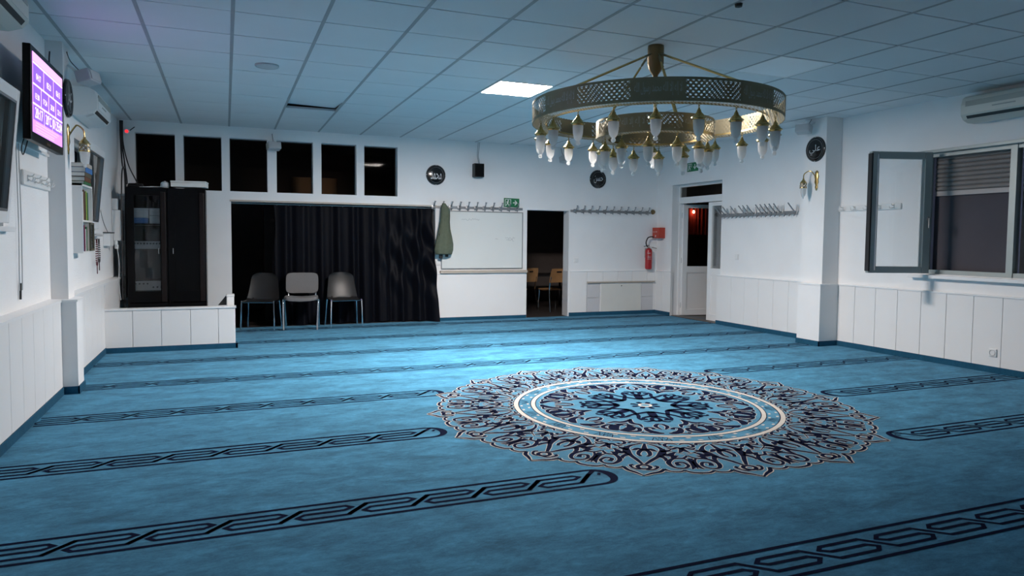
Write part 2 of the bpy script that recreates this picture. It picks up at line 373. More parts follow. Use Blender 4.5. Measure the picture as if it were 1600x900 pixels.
# ---- caps on the wainscot
st('trim_1', MB().prism([(XLu-.01, WH+.012), (XL+.02, WH+.002), (XL+.02, WH-.016), (XLu-.01, WH-.016)], YN, 6.556, 'y'), 'white')
st('trim_2', MB().prism([(XLu-.01, WH+.012), (XL+.022, WH+.002), (XL+.022, WH-.016), (XLu-.01, WH-.016)], 6.862, YF, 'y'), 'white')
st('trim_3', MB().box(-1.30, -1.105, 6.547, 6.86, WH-.014, WH+.004, .003), 'white')
st('trim_4', MB().box(XR-.026, XRu, YN, 6.594, WH-.012, WH+.006, .003).box(XR-.026, XRu, 6.962, 8.93, WH-.012, WH+.006, .003).box(XR-.026, XRu, 10.17, YF-.02, WH-.012, WH+.006, .003), 'white')
st('trim_5', MB().box(6.736, XRu, 6.587, 6.968, WH-.012, WH+.006, .003), 'white')
st('trim_6', MB().box(5.345, 7.04, YF-.024, YF, WH-.012, WH+.006, .003), 'white')
# ---- blue carpet skirting
bh = .062
st('baseboard_left', MB().box(XL, XL+.022, YN, 6.557, 0, bh).box(-1.24, -1.105, 6.545, 6.557, 0, bh).box(-1.115, -1.103, 6.545, 6.80, 0, bh).box(XL, XL+.022, 6.80, 8.72, 0, bh), 'base')
st('baseboard_right', MB().box(XR-.026, XR, YN, 6.594, 0, bh).box(6.732, 7.05, 6.583, 6.595, 0, bh).box(6.732, 6.744, 6.583, 6.965, 0, bh).box(XR-.026, XR, 6.96, 8.935, 0, bh).box(XR-.026, XR, 10.17, YF, 0, bh), 'base')
st('baseboard_far', MB().box(3.03, 4.55, YF-.03, YF, 0, bh-.012).box(5.345, 7.03, YF-.03, YF, 0, bh), 'base')
# ---- low parapet in front of the equipment corner
par = st('wall_parapet', MB().box(XL, .094, 8.735, 8.84, 0, .462), 'board')
boards(par, 'y', 8.735, [XL+.005, -.958, -.674, -.378, -.088, .095], .0, .462, facing=-1, th=.014, gap=.005)
st('parapet_cap', MB().box(XL, .106, 8.712, 8.85, .462, .481, .004), 'white', par)
st('baseboard_parapet', MB().box(XL+.02, .118, 8.70, 8.722, 0, .058).box(.096, .118, 8.70, 8.86, 0, .058), 'base')
# ================================================================== CEILING
ceil = st('ceiling', MB().box(-1.5, 7.35, YN-.1, YF+.2, HC+.075, HC+.12), 'void')
gx = [-1.135+.6*i for i in range(-1, 16)]; gy = [5.266+.6*j for j in range(-13, 11)]
PAN_ON, PAN_OFF, RAISED = (2.465, 6.466), (4.265, 4.666), (.665, 8.266)
tl = {}
for i in range(len(gx)-1):
    for j in range(len(gy)-1):
        x0, x1 = max(gx[i], XLu-.02), min(gx[i+1], 7.09); y0, y1 = max(gy[j], YN), min(gy[j+1], YF+.02)
        if x1-x0 < .02 or y1-y0 < .02: continue
        if any(abs(gx[i]-a) < .01 and abs(gy[j]-b) < .01 for a, b in (PAN_ON, PAN_OFF)): continue
        L, W = round(x1-x0-.022, 3), round(y1-y0-.013, 3)
        if (L, W) not in tl: tl[L, W] = MB().box(-L/2, L/2, -W/2, W/2, 0, .015, .002).mesh('ceiling_tile')
        o = ob('ceiling_tile', tl[L, W], 'tile', ceil, ((x0+x1)/2, (y0+y1)/2, HC+random.uniform(0, .0015)))
        if abs(gx[i]-RAISED[0]) < .01 and abs(gy[j]-RAISED[1]) < .01:
            o.location.z += .035; o.rotation_euler = (.05, .03, 0)
bl = MB().box(-.013, .013, YN, YF, 0, .02).mesh('grid_bar'); bt = MB().box(XLu, 7.07, -.005, .005, 0, .02).mesh('grid_bar')
for x in gx[1:-1]:
    if XLu < x < 7.06: ob('grid_bar', bl, 'bar', ceil, (x, 0, HC-.0015))
for y in gy[1:-1]:
    if YN < y < YF: ob('grid_bar', bt, 'bar', ceil, (0, y, HC+.009))
def panel_light(x, y, label, m, lit):
    t = T('ceiling_light', label, 'ceiling light', (x+.3, y+.3, HC))
    MB().box(-.292, .292, -.296, -.280, -.004, .02).box(-.292, .292, .280, .296, -.004, .02).box(-.292, -.276, -.28, .28, -.004, .02).box(.276, .292, -.28, .28, -.004, .02).build('frame', 'white', t)
    MB().box(-.277, .277, -.281, .281, -.001, .012).build('diffuser', m, t)
panel_light(*PAN_ON, 'brightly lit square LED panel in the ceiling', 'panel', True)
panel_light(*PAN_OFF, 'unlit pale square LED panel in the ceiling right of the chandelier', 'offpanel', False)
def ceil_disc(x, y, r, label):
    t = T('ceiling_speaker', label, 'speaker', (x, y, HC-.001))
    MB().lathe([(0, -.012), (r*.86, -.012), (r*.9, -.008)], 32).build('grille', 'plg', t, 30)
    MB().lathe([(r*.88, -.010), (r*.95, -.015), (r, -.010), (r, .0)], 32).build('rim', 'plg', t, 30)
ceil_disc(.362, 6.76, .103, 'round grey speaker grille set in the ceiling tile at left')
ceil_disc(4.38, 6.60, .103, 'round grey speaker grille in the ceiling behind the chandelier')
tag(MB().lathe([(0, -.025), (.022, -.02), (.026, 0)], 14).build('ceiling_sensor', 'blackm', None, True, (3.09, 3.775, HC)), 'tiny black sensor dot on the ceiling above the chandelier', 'sensor')

# ================================================================== CARPET PATTERN (woven print)
r0, dr = 2.14393, 1.159345
def chain(m, u0, u1, yc, mir):
    """continuous hooked meander between two border lines from x=u0 to u1"""
    p = .3147; n = int(round((u1-u0)/p)); p2 = (u1-u0)/n
    base = [(0, .052), (.207, .052), (.236, .026), (.196, 0), (.008, 0), (-.03, -.029), (.0, -.058), (.205, -.058)]
    path = []
    for k in range(n):
        for a, b in base: path.append((a/p*p2+k*p2, b))
    path.append((n*p2, .052))
    if mir: path = [(-(a)+(u1-u0), b) for a, b in path]
    m.ribbon([Vector((u0+a, yc+b)) for a, b in path], .0200, .0016)
    for i in range(len(path)-1):                            # the slanting links are woven broader
        if not mir and abs(path[i+1][1]-path[i][1]) > .09: m.ribbon([Vector((u0+path[j][0], yc+path[j][1]*1.05)) for j in (i, i+1)], .026, .0016)
def stripe(k, x0, x1, mir, round_end=None):
    yc = r0+k*dr; m = MB(); hw = .112
    if round_end is None:
        for s in (-1, 1): m.ribbon([Vector((x0, yc+s*hw)), Vector((x1, yc+s*hw))], .021, .0016)
        chain(m, x0+.01, x1-.01, yc, mir)
    else:
        d = 1 if round_end == 'r' else -1; xe = x1 if d > 0 else x0; xo = x0 if d > 0 else x1
        pts = [Vector((xo, yc+hw))]; ws = [.021]
        for i in range(17):
            a = pi/2-pi*i/16; pts.append(Vector((xe-d*.125+d*.115*max(0, cos(a))**.8, yc+hw*sin(a)))); ws.append(.021+.030*max(0, cos(a))**2)
        pts.append(Vector((xo, yc-hw))); ws.append(.021)
        m.ribbon(pts, ws, .0016)
        if d > 0: chain(m, xo+.01, xe-.115, yc, mir); q = xe-.115
        else: chain(m, xe+.115, xo-.01, yc, mir); q = xe+.115
        m.ribbon([Vector((q-d*.004, yc+.048)), Vector((q+d*.045, yc+.098))], .026, .0016)
        m.ribbon([Vector((xe-d*.055, yc+.05)), Vector((xe-d*.075, yc+.018))], .018, .0016)
    m.build('border_stripe', 'navy', floor)
xa, xb = XL+.03, XR-.03
for k in range(-2, 8):
    if k in (1, 2, 3):
        e = {1: 1.062, 2: 1.668, 3: 1.345}[k]
        stripe(k, xa, 3.0-e, False, 'r'); stripe(k, 3.0+e, xb, True, 'l')
    elif k == 6:
        stripe(k, .13, 3.0, False); stripe(k, 3.0, xb, True)
    elif k == 7:
        stripe(k, .13, 3.0, False); stripe(k, 3.0, xb, True)
    else:
        fx_ = 1.2 if k < 1 else 3.0
        stripe(k, xa, fx_, False); stripe(k, fx_, xb, True)
# ---- round medallion, sixteen lobes
MX, MY = 2.998, 4.634
tip0 = .2115+pi                                             # direction of one outer tip
HA = pi/16
def pol(a, r, sec, mir=1): t = tip0+2*HA*sec+mir*a*HA; return Vector((MX+r*cos(t), MY+r*sin(t)))
nav, crm, fld = MB(), MB(), MB()
def stroke(pts, ws, n=6, outline=.0042, secs=16, mir=True, q=pol, wk=.68):
    ws = ws if isinstance(ws, (list, tuple)) else [ws]*len(pts)
    sp = spline([(a*.2, r, wv) for (a, r), wv in zip(pts, ws)], n)
    for s in range(secs):
        for mm in ((1, -1) if mir else (1,)):
            line = [q(v.x/.2, v.y, s, mm) for v in sp]; wd = [max(.004, v.z*wk) for v in sp]
            if outline: crm.ribbon(line, [x+2*outline for x in wd], .0021)
            nav.ribbon(line, wd, .0026)
outl = [(0, 1.678), (.14, 1.632), (.28, 1.598), (.37, 1.548)]
outl2 = [(.37, 1.548), (.46, 1.576), (.56, 1.582), (.66, 1.576), (.73, 1.556)]; outl3 = [(.73, 1.556), (.84, 1.588), (1.0, 1.596)]
ring = []
for s in range(16):
    half = [(a, r) for a, r in [(v.x, v.y) for v in spline(outl, 4)]+[(v.x, v.y) for v in spline(outl2, 4)][1:]+[(v.x, v.y) for v in spline(outl3, 4)][1:]]
    ring += [pol(a, r+.012, s) for a, r in half]+[pol(2-a, r+.012, s) for a, r in half[::-1][1:-1]]
# field colour of the lobed disc
n = len(ring); fld.add([(MX, MY, .0012)]+[(p.x, p.y, .0012) for p in ring], [(0, 1+i, 1+(i+1) % n) for i in range(n)])
for o_, ws in ((outl, [.014, .03, .036, .03]), (outl2, [.03, .024, .024, .026, .022]), (outl3, [.024, .030, .030])): stroke(o_, ws, 5, .007)
for s in range(16):                                         # small ring inside every tip
    c = pol(0, 1.528, s); pts = [c+Vector((.036*cos(2*pi*k/14), .036*sin(2*pi*k/14))) for k in range(14)]
    crm.ribbon(pts, .040, .0021, True); nav.ribbon(pts, .024, .0026, True)
stroke([(.05, 1.568), (.13, 1.572), (.21, 1.553), (.255, 1.515), (.20, 1.500)], [.02, .026, .024, .03, .036])
stroke([(.03, 1.478), (.16, 1.395), (.30, 1.325), (.43, 1.245), (.46, 1.17), (.33, 1.105), (.06, 1.055)], [.028, .040, .045, .075, .048, .030, .020])
stroke([(.45, 1.265), (.58, 1.285), (.66, 1.25), (.78, 1.215)], [.06, .065, .05, .014])
stroke([(.40, 1.21), (.56, 1.20), (.70, 1.165)], [.05, .045, .010])
stroke([(.36, 1.30), (.46, 1.355), (.44, 1.40)], [.05, .04, .010])
stroke([(0, 1.06), (.0, 1.16), (.03, 1.21)], [.02, .05, .06], mir=False)
stroke([(.02, 1.20), (.11, 1.225), (.135, 1.29), (.07, 1.325)], [.045, .045, .035, .03])
stroke([(.03, 1.20), (.17, 1.175), (.24, 1.20), (.33, 1.215)], [.05, .04, .045, .012])
stroke([(.99, 1.285), (.86, 1.335), (.64, 1.345), (.495, 1.425), (.57, 1.508), (.74, 1.52), (.86, 1.475), (.80, 1.415), (.66, 1.425), (.68, 1.47)], [.02, .032, .036, .044, .034, .028, .030, .034, .034, .05])
stroke([(.87, 1.345), (.955, 1.40), (.965, 1.475), (.89, 1.535)], [.018, .034, .044, .012])
stroke([(.62, 1.34), (.70, 1.30), (.80, 1.29)], [.04, .05, .012])
stroke([(.97, 1.06), (.83, 1.035), (.64, 1.045), (.58, 1.085), (.68, 1.115), (.78, 1.095)], [.016, .028, .032, .034, .028, .036])
stroke([(.60, 1.13), (.74, 1.155), (.90, 1.12), (1.0, 1.15)], [.014, .036, .034, .040])
stroke([(1.0, 1.13), (.93, 1.195), (.86, 1.225)], [.04, .038, .012])
stroke([(.12, 1.035), (.26, 1.045), (.40, 1.035), (.47, 1.07)], [.014, .026, .028, .036])
stroke([(1.0, 1.34), (1.0, 1.42), (1.0, 1.53)], [.05, .022, .010], mir=False)
stroke([(.52, 1.15), (.60, 1.19), (.98, 1.255)], [.010, .012, .010], outline=.004)
def circ(r, wd, mb, z, n=128): mb.ribbon([Vector((MX+r*cos(2*pi*k/n), MY+r*sin(2*pi*k/n))) for k in range(n)], wd, z, True)
circ(1.0, .034, crm, .0024); circ(1.0, .048, nav, .0018); circ(.868, .031, crm, .0024); circ(.868, .044, nav, .0018)
for k in range(96):                                         # dashes and vine between the cream rings
    a = 2*pi*k/96; r = .934+(.026 if k % 2 else -.026)
    if k % 6 in (0, 1, 2, 3):
        t = Vector((-sin(a), cos(a))); c = Vector((MX+r*cos(a), MY+r*sin(a))); nn = Vector((cos(a), sin(a)))
        q = [c-t*.020-nn*.007, c+t*.012-nn*.010, c+t*.022+nn*.006, c-t*.010+nn*.010]
        crm.add([(p.x, p.y, .0026) for p in q], [(0, 1, 2, 3)])
    else: nav.ribbon([Vector((MX+(.934+.05*sin(2.4*j+k))*cos(a+j*.013), MY+(.934+.05*sin(2.4*j+k))*sin(a+j*.013))) for j in range(6)], .006, .0024)
# inner field: eight-fold leaves along the ring, star lattice in the middle
HB = pi/8
def pol8(a, r, sec, mir=1): t = pi/8+2*HB*sec+mir*a*HB; return Vector((MX+r*cos(t), MY+r*sin(t)))
def s8(pts, ws, outline=.0042, mir=True): stroke(pts, ws, 6, outline, 8, mir, pol8, .88 if outline else 1.25)
s8([(.05, .80), (.20, .79), (.36, .745), (.43, .68), (.30, .665), (.22, .70)], [.02, .065, .055, .034, .028, .04])
s8([(.98, .79), (.84, .755), (.80, .70), (.90, .655), (.985, .66)], [.03, .085, .075, .030, .02])
s8([(.98, .80), (.74, .80), (.58, .765), (.60, .70), (.72, .69)], [.016, .030, .036, .034, .044])
s8([(.52, .66), (.62, .60), (.80, .585), (.92, .545), (1.0, .47)], [.014, .036, .045, .040, .02])
s8([(.05, .70), (.16, .63), (.10, .575), (.0, .56)], [.016, .034, .03, .02])
s8([(.30, .80), (.47, .805), (.52, .785)], [.012, .026, .03])
s8([(1.0, .60), (.86, .64), (.70, .64)], [.016, .03, .014])
s8([(0, .49), (.16, .455), (.14, .40), (0, .37)], [.024, .026, .024, .024], 0)
s8([(0, .37), (.02, .30), (.0, .20)], [.05, .055, .05], 0, False)
s8([(0, .22), (.5, .235), (1.0, .30)], [.045, .030, .026], 0)
s8([(.04, .34), (.30, .36), (.52, .40), (.50, .445), (.34, .44)], [.03, .026, .022, .022, .036], 0)
s8([(1.0, .30), (.80, .35), (.72, .42), (.55, .47)], [.026, .024, .022, .018], 0)
s8([(.12, .455), (.34, .50), (.50, .49)], [.024, .020, .012], 0)
for k in range(8):
    a = 2*pi*k/8; c = Vector((MX+.088*cos(a), MY+.088*sin(a)))
    nav.ribbon([Vector((MX+.04*cos(a), MY+.04*sin(a))), c, Vector((MX+.115*cos(a), MY+.115*sin(a)))], [.016, .042, .03], .0026)
circ(.045, .020, crm, .0028, 24)
fld.build('medallion_field', 'medfield', floor); nav.build('medallion_motif', 'navy', floor); crm.build('medallion_outline', 'cream', floor)

# ================================================================== ROOMS BEYOND
m = MB().box(-1.6, 6.9, 13.6, 13.7, 0, 2.9).box(-1.7, -1.6, YF+.2, 13.7, 0, 2.9).box(6.9, 7.0, YF+.2, 13.7, 0, 2.9).box(3.30, 3.40, YF+.2, 13.6, 0, 2.9)
st('wall_beyond', m, 'dwall'); st('floor_beyond', MB().box(-1.6, 6.9, YF+.02, 13.7, -.05, 0), 'dfloor'); st('ceiling_beyond', MB().box(-1.7, 7.0, YF+.2, 13.7, 2.85, 2.9), 'dwall')
m = MB().box(9.2, 9.3, 8.0, 12.4, 0, 2.9).box(7.35, 9.3, 7.9, 8.0, 0, 2.9).box(7.35, 9.3, 12.3, 12.4, 0, 2.9).box(7.33, 7.35, YF, 12.4, 0, 2.9)
st('wall_corridor', m, 'dwall'); st('floor_corridor', MB().box(7.24, 9.3, 7.9, 12.4, -.05, -.002), 'dfloor'); st('ceiling_corridor', MB().box(7.33, 9.3, 7.9, 12.4, 2.85, 2.9), 'dwall')
# ---- six high interior windows
for i, (a, b) in enumerate(WX):
    w_ = st('window_%d' % (i+1), MB().box(a, a+.012, YF+.13, YF+.16, *WZ).box(b-.012, b, YF+.13, YF+.16, *WZ).box(a+.012, b-.012, YF+.13, YF+.16, WZ[0], WZ[0]+.012).box(a+.012, b-.012, YF+.13, YF+.16, WZ[1]-.012, WZ[1]), 'blackm')
    MB().box(a+.012, b-.012, YF+.142, YF+.147, WZ[0]+.012, WZ[1]-.012).build('pane', 'dglass', w_)
t = T('wardrobe', 'dark tall cupboard in the room behind the high windows', 'cupboard', (1.3, 11.75, 0))
MB().box(-.75, .75, -.27, .27, 0, 1.93, .004).build('body', 'brownedge', t)
for s in (-1, 1):
    d = MB().box(-.37+s*.375, .37+s*.375, -.29, -.271, .06, 1.90, .003).build('door', 'brownedge', t); MB().tube([(s*.05, -.305, .95), (s*.05, -.305, 1.1)], .006, 8).build('handle', 'chrome', d, True)
t = T('cardboard_box', 'brown cardboard box glimpsed through the fourth and fifth high windows', 'box', (1.32, 11.72, 1.932))
MB().box(-.34, .34, -.2, .2, 0, .29, .003).build('carton', 'cardb', t); MB().box(-.34, .34, -.03, .03, .2905, .2915).box(-.03, .03, -.2012, -.2002, .0, .29).build('tape', 'beige', t)
# ---- curtain in the wide opening
st('trim_7', MB().box(.06, 3.04, YF-.012, YF+.004, 1.775, 1.797), 'beige')
t = T('curtain', 'dark navy velvet curtain hanging across the wide opening behind the chairs', 'curtain', (0, 0, 0))
MB().tube([(.075, 10.74, 1.755), (3.02, 10.70, 1.755)], .009, 8).build('curtain_rail', 'greym', t, True)
def cur(u, v):
    x = .655+(2.955-.655)*u+.03*v*u; z = 1.742-(1.742-.012)*v
    if u > .9: x += (u-.9)*.75*v
    top = .016*max(0, sin(u*46+.6*sin(u*9)))*(1-v)**8
    amp = .018+.030*v
    y = 10.75-.015+amp*sin(u*62+1.3*sin(u*13))+.014*sin(u*121+2)*(.4+.6*v)
    sw = max(0, (u-.55)/.45)                                # swag: folds pulled diagonally to the upper right corner
    y += sw*.055*sin(20*(v*.9+(1-u)*2.3)+1.5*v)*sin(pi*min(1, v*1.15))
    y -= .20*max(0, (u-.80)/.2)**1.4*(.35+.65*v)+.02*v*v
    return (x, y, z-top*.5+(.010*sin(u*30) if v == 1 else 0))
MB().grid(cur, 220, 60).build('cloth', 'velvet', t, 80)
def cur2(u, v): return (.646+.02*sin(v*9)+.025*u, 10.72+.10*u, 1.742-1.72*v)
MB().grid(cur2, 6, 20).build('edge_fold', 'velvet', t, 80)
hk = MB().torus((0, 0, 0), .013, .0028, 12, 6, 'x').mesh('curtain_hook', True)
for k in range(15): ob('curtain_hook', hk, 'greym', t, (.69+.155*k, 10.735-.0021*k*.9, 1.748))
# ================================================================== FAR WALL FITTINGS
t = T('whiteboard', 'large white marker board on the far wall beside the jacket', 'whiteboard', (3.795, YF, 1.265))
MB().box(-.675, .675, -.018, 0, -.443, .445).build('board', 'wb', t)
for n_, a in (('frame_rail', (-.687, .687, -.024, 0, .443, .455)), ('frame_rail', (-.687, .687, -.024, 0, -.455, -.443)), ('frame_stile', (-.687, -.675, -.024, 0, -.443, .443)), ('frame_stile', (.675, .687, -.024, 0, -.443, .443))):
    MB().box(*a).build(n_, 'greym', t)
m = MB(); random.seed(3)
def scrib(x, z, wdt, h, n):
    pts = [Vector((x+wdt*k/n, z+random.uniform(-h, h))) for k in range(n+1)]
    q = MB().ribbon(pts, .007, 0); MB().add([(a, -.0192, b) for a, b, _ in q.v], q.f).build('marker_scribble', 'wbink', t)
scrib(-.36, .325, .30, .018, 16); scrib(.38, .035, .17, .022, 11); scrib(.40, .0, .13, .016, 9); scrib(.21, .02, .05, .014, 4)
tag(MB().box(3.09, 4.56, YF-.055, YF, .742, .785, .004).build('ledge', 'beige', None), 'beige wooden ledge below the marker board', 'ledge')
def exit_sign(loc, rz, label, w_, h_, arrow, tilt=0):
    t = T('exit_sign', label, 'sign', loc, rz); t.rotation_euler = (0, tilt, rz)
    MB().box(-w_/2, w_/2, -.012, -.002, -h_/2, h_/2, .001).build('plate', 'green', t)
    a = MB(); k = h_; cx = w_*.22
    def poly(ps):
        a.add([(x, -.0135, z) for x, z in ps], [tuple(range(len(ps)))])
    if arrow == 'r':
        poly([(cx-.25*k, .055*k), (cx-.25*k, -.055*k), (cx+.12*k, -.055*k), (cx+.12*k, .055*k)]); 
        poly([(cx+.02*k, .30*k), (cx-.06*k, .22*k), (cx+.17*k, 0), (cx+.30*k, 0)]); poly([(cx+.02*k, -.30*k), (cx+.30*k, 0), (cx+.17*k, 0), (cx-.06*k, -.22*k)])
    else:
        poly([(cx-.055*k, .28*k), (cx+.055*k, .28*k), (cx+.055*k, -.12*k), (cx-.055*k, -.12*k)])
        poly([(cx-.28*k, .0), (cx, -.30*k), (cx, -.17*k), (cx-.20*k, .06*k)]); poly([(cx+.28*k, .0), (cx+.20*k, .06*k), (cx, -.17*k), (cx, -.30*k)])
    a.build('arrow', 'signw', t)
    a = MB(); cx = -w_*.24
    poly([(cx-.36*k, .38*k), (cx-.30*k, .38*k), (cx-.30*k, -.40*k), (cx-.36*k, -.40*k)]); poly([(cx-.30*k, .38*k), (cx+.30*k, .38*k), (cx+.30*k, .33*k), (cx-.30*k, .33*k)])
    poly([(cx+.30*k, .38*k), (cx+.36*k, .38*k), (cx+.36*k, -.05*k), (cx+.30*k, -.05*k)])
    poly([(cx+.02*k+.075*k*cos(q*pi/5), .24*k+.075*k*sin(q*pi/5)) for q in range(10)])
    for p0, p1, wd in (((.0, .15), (-.08, -.10), .13), ((-.02, .12), (.16, .04), .06), ((.0, .12), (-.20, .05), .06), ((-.07, -.08), (.12, -.20), .08), ((.12, -.20), (.10, -.38), .07), ((-.09, -.08), (-.14, -.26), .08), ((-.14, -.26), (-.27, -.34), .07)):
        r_ = MB().ribbon([Vector((cx+p0[0]*k, p0[1]*k)), Vector((cx+p1[0]*k, p1[1]*k))], wd*k, 0); a.add([(x, -.0135, z) for x, z, _ in r_.v], r_.f)
    a.build('running_figure', 'signw', t)
exit_sign((4.285, YF, 1.872), 0, 'green emergency exit sign with right arrow above the marker board', .265, .142, 'r', .02)
exit_sign((XRu, 9.645, 2.485), RW, 'green emergency exit sign with down arrow above the double door', .285, .143, 'd')
def hooks_double(loc, rz, label, L, xs, cat='coat rack'):
    t = T('coat_rack', label, cat, loc, rz)
    MB().box(-L/2, L/2, -.010, 0, -.019, .019, .002).build('rail', 'greym', t)
    q = MB().box(-.022, .022, -.016, -.010, -.026, .026, .003)
    q.tube(spline([(0, -.012, .012), (0, -.04, .016), (0, -.066, .036), (.006, -.072, .064)], 4), .0062, 6); q.tube([(.006, -.072, .062), (.006, -.074, .074)], .011, 8)
    q.tube(spline([(0, -.012, -.014), (0, -.035, -.022), (0, -.045, -.038)], 3), .006, 6)
    me = q.mesh('hook', 40)
    for x in xs: ob('hook', me, 'greym', t, (x, 0, 0)).scale = (1.35, 1.15, 1.2)
    return t
hooks_double((3.72, YF-.001, 1.772), 0, 'grey metal coat rail above the marker board, with a jacket on it', 1.52, [-.735+.1385*k for k in range(11)])
hooks_double((6.14, YF-.001, 1.768), 0, 'grey metal coat rail on the far wall between doorway and corner', 1.58, [-.71+.1405*k for k in range(11)])
tag(MB().lathe([(0, .03), (.035, .024), (.045, 0)], 14, axis='y').build('alarm_bell', 'bronze', None, True, (6.965, YF-.002, 1.785)), 'small dark round knob at the corner end of the coat rail', 'knob')
# jacket
t = T('jacket', 'olive green jacket hanging from the coat rail beside the marker board', 'jacket', (0, 0, 0))
rows = [(1.825, 3.094, 3.142, .030), (1.79, 3.083, 3.168, .045), (1.728, 3.071, 3.215, .055), (1.63, 3.066, 3.216, .062), (1.54, 3.056, 3.212, .066), (1.43, 3.035, 3.220, .072), (1.31, 3.009, 3.248, .08), (1.20, 2.985, 3.268, .085), (1.11, 2.972, 3.266, .085), (1.05, 2.985, 3.250, .075), (1.04, 2.995, 3.245, .05)]
rows = [tuple(v) for v in [(a.x, a.y, a.z) for a in []]] or rows
def jrow(v):
    f = v*(len(rows)-1); i = min(int(f), len(rows)-2); k = f-i; return [rows[i][j]*(1-k)+rows[i+1][j]*k for j in range(4)]
def jk(u, v):
    z, a, b, d = jrow(v); an = 2*pi*u; rip = 1+.07*sin(an*5+3*v)+.05*sin(an*9-4*v)
    return ((a+b)/2+(b-a)/2*cos(an)*(1+.02*sin(an*7+5*v)), 10.518+d*sin(an)*rip, z)
MB().grid(jk, 48, 40).build('shell', 'olive', t, 80)
MB().lathe([(0, 1.82), (.02, 1.828), (.03, 1.80)], 10, (3.118, 10.518, 0)).build('hood', 'olive', t, True)
MB().box(3.05, 3.11, 10.53, 10.56, .975, 1.06, .01).build('lining_tail', 'blackm', t); MB().box(3.15, 3.20, 10.53, 10.56, 1.0, 1.06, .01).build('lining_tail', 'blackm', t)
MB().tube(spline([(3.03, 10.475, 1.36), (3.045, 10.47, 1.26), (3.03, 10.46, 1.2), (3.06, 10.46, 1.13)], 5), .006, 6).build('drawcord', 'blackm', t, True)
# calligraphy discs
def disc(loc, rz, label, word, top=None, tilt=0, sz=1):
    t = T('calligraphy_disc', label, 'wall disc', loc, rz)
    MB().lathe([(0, .022), (.140, .022), (.152, .016), (.155, .006), (.155, 0)], 40, axis='y').build('plate', 'disc', t, 30)
    m_ = MB()
    for r_ in (.143, .121, .115): m_.torus((0, -.0225, 0), r_, .0016, 48, 5, 'y')
    m_.build('rim_rings', 'silverd', t, True)
    q = text(shape(word), .125*sz, .175*sz); shift(q, 0, -.0235, -.008); q.build('lettering', 'silver', t)
    m_ = MB()
    for k in range(4): m_.lathe([(0, .006), (.006, .004), (.007, 0)], 8, (.149*cos(pi/2*k), -.018, .149*sin(pi/2*k)), axis='y')
    m_.build('stud', 'silver', t, True)
disc((3.022, YF, 2.263), 0, 'black round calligraphy disc on the far wall above the curtain', 'محمد')
disc((5.86, YF, 2.313), 0, 'black round calligraphy disc on the far wall under the chandelier', 'حسن')
disc((6.81, 6.80, 2.43), RW, 'black round calligraphy disc on the right-hand pillar', 'علي')
disc((-1.18, 6.735, 2.385), LW, 'black round calligraphy disc on the left pillar beside the television', 'عمر')
# small loudspeakers
t = T('loudspeaker', 'small black loudspeaker high on the far wall', 'speaker', (3.69, YF, 2.357))
MB().box(-.082, .082, -.13, -.02, -.105, .105, .008).build('cabinet', 'blackm', t); MB().box(-.074, .074, -.138, -.128, -.097, .097, .004).build('grille', 'black', t); MB().box(-.02, .02, -.022, 0, -.03, .03).build('bracket', 'blackm', t)
m = MB()
for dx in (0, .016): m.tube(spline([(.02+dx*.3, -.06, .10), (.012+dx, -.03, .17), (.006+dx, -.008, .24), (.02+dx*1.6, -.008, .45)], 5), .0035, 6)
m.build('cable', 'greym', t, True)
def white_spk(loc, rz, yawz, label):
    t = T('loudspeaker', label, 'speaker', loc, rz)
    b_ = MB().box(-.09, .09, -.06, .06, -.05, .05, .012).build('cabinet', 'plg', t); b_.location = (0, -.15, 0); b_.rotation_euler = (-.25, 0, yawz)
    g_ = MB().box(-.078, .078, -.066, -.058, -.04, .04, .003).build('grille', 'plg', b_)
    MB().tube(spline([(0, -.10, .02), (.02, -.05, .06), (.02, -.005, .09)], 4), .012, 8).build('bracket', 'plw', t, True)
    MB().tube(spline([(0, -.09, .05), (-.005, -.03, .12), (-.012, -.006, .19)], 5), .0035, 6).build('cable', 'blackm', t, True)
white_spk((.64, YF, 2.55), 0, .25, 'small pale loudspeaker between the third and fourth high windows')
white_spk((5.17, YF, 2.60), 0, .2, 'small pale loudspeaker on the far wall beside the chandelier')
white_spk((6.81, 6.86, 2.675), RW, .45, 'small pale loudspeaker at the top of the right-hand pillar')
white_spk((-1.18, 6.76, 2.57), LW, -.3, 'small pale loudspeaker at the top of the left pillar')
# niche with hatch under the coat rail
t = T('wall_hatch', 'cream access hatch in a tiled niche under the coat rail', 'hatch', (6.30, YF, 0))
MB().box(-.36, .435, -.03, -.012, .062, .532, .003).build('door', 'hatch', t); MB().box(-.373, .448, -.022, -.002, .05, .545).build('frame', 'white', t); MB().lathe([(0, .005), (.009, .004), (.011, 0)], 10, (.04, -.03, .50), axis='y').build('lock', 'knob', t, True)
MB().box(-.63, .70, -.05, 0, .553, .572, .003).build('shelf', 'beige', t)
for a, b in ((-.622, -.378), (.453, .69)):
    for c, d in ((.05, .30), (.306, .548)): MB().box(a, b, -.014, 0, c, d, .003).build('tile', 'tilew', t)
def plate(loc, rz, label, socket=False, name='light_switch', cat='switch'):
    t = T(name, label, cat, loc, rz); MB().box(-.04, .04, -.012, 0, -.04, .04, .006).build('cover', 'plw', t)
    if socket:
        MB().lathe([(.030, .014), (.027, .015), (.022, .006), (0, .006)], 20, (0, -.001, 0), axis='y').build('socket_well', 'plg', t, 30)
        MB().lathe([(0, .0075), (.003, .0075), (.003, .005)], 8, (-.009, 0, 0), axis='y').lathe([(0, .0075), (.003, .0075), (.003, .005)], 8, (.009, 0, 0), axis='y').build('contact_hole', 'knob', t)
    else: MB().box(-.028, .028, -.017, -.011, -.028, .028, .003).build('rocker', 'plw', t)
plate((5.467, YF, .945), 0, 'white light switch right of the dark doorway')
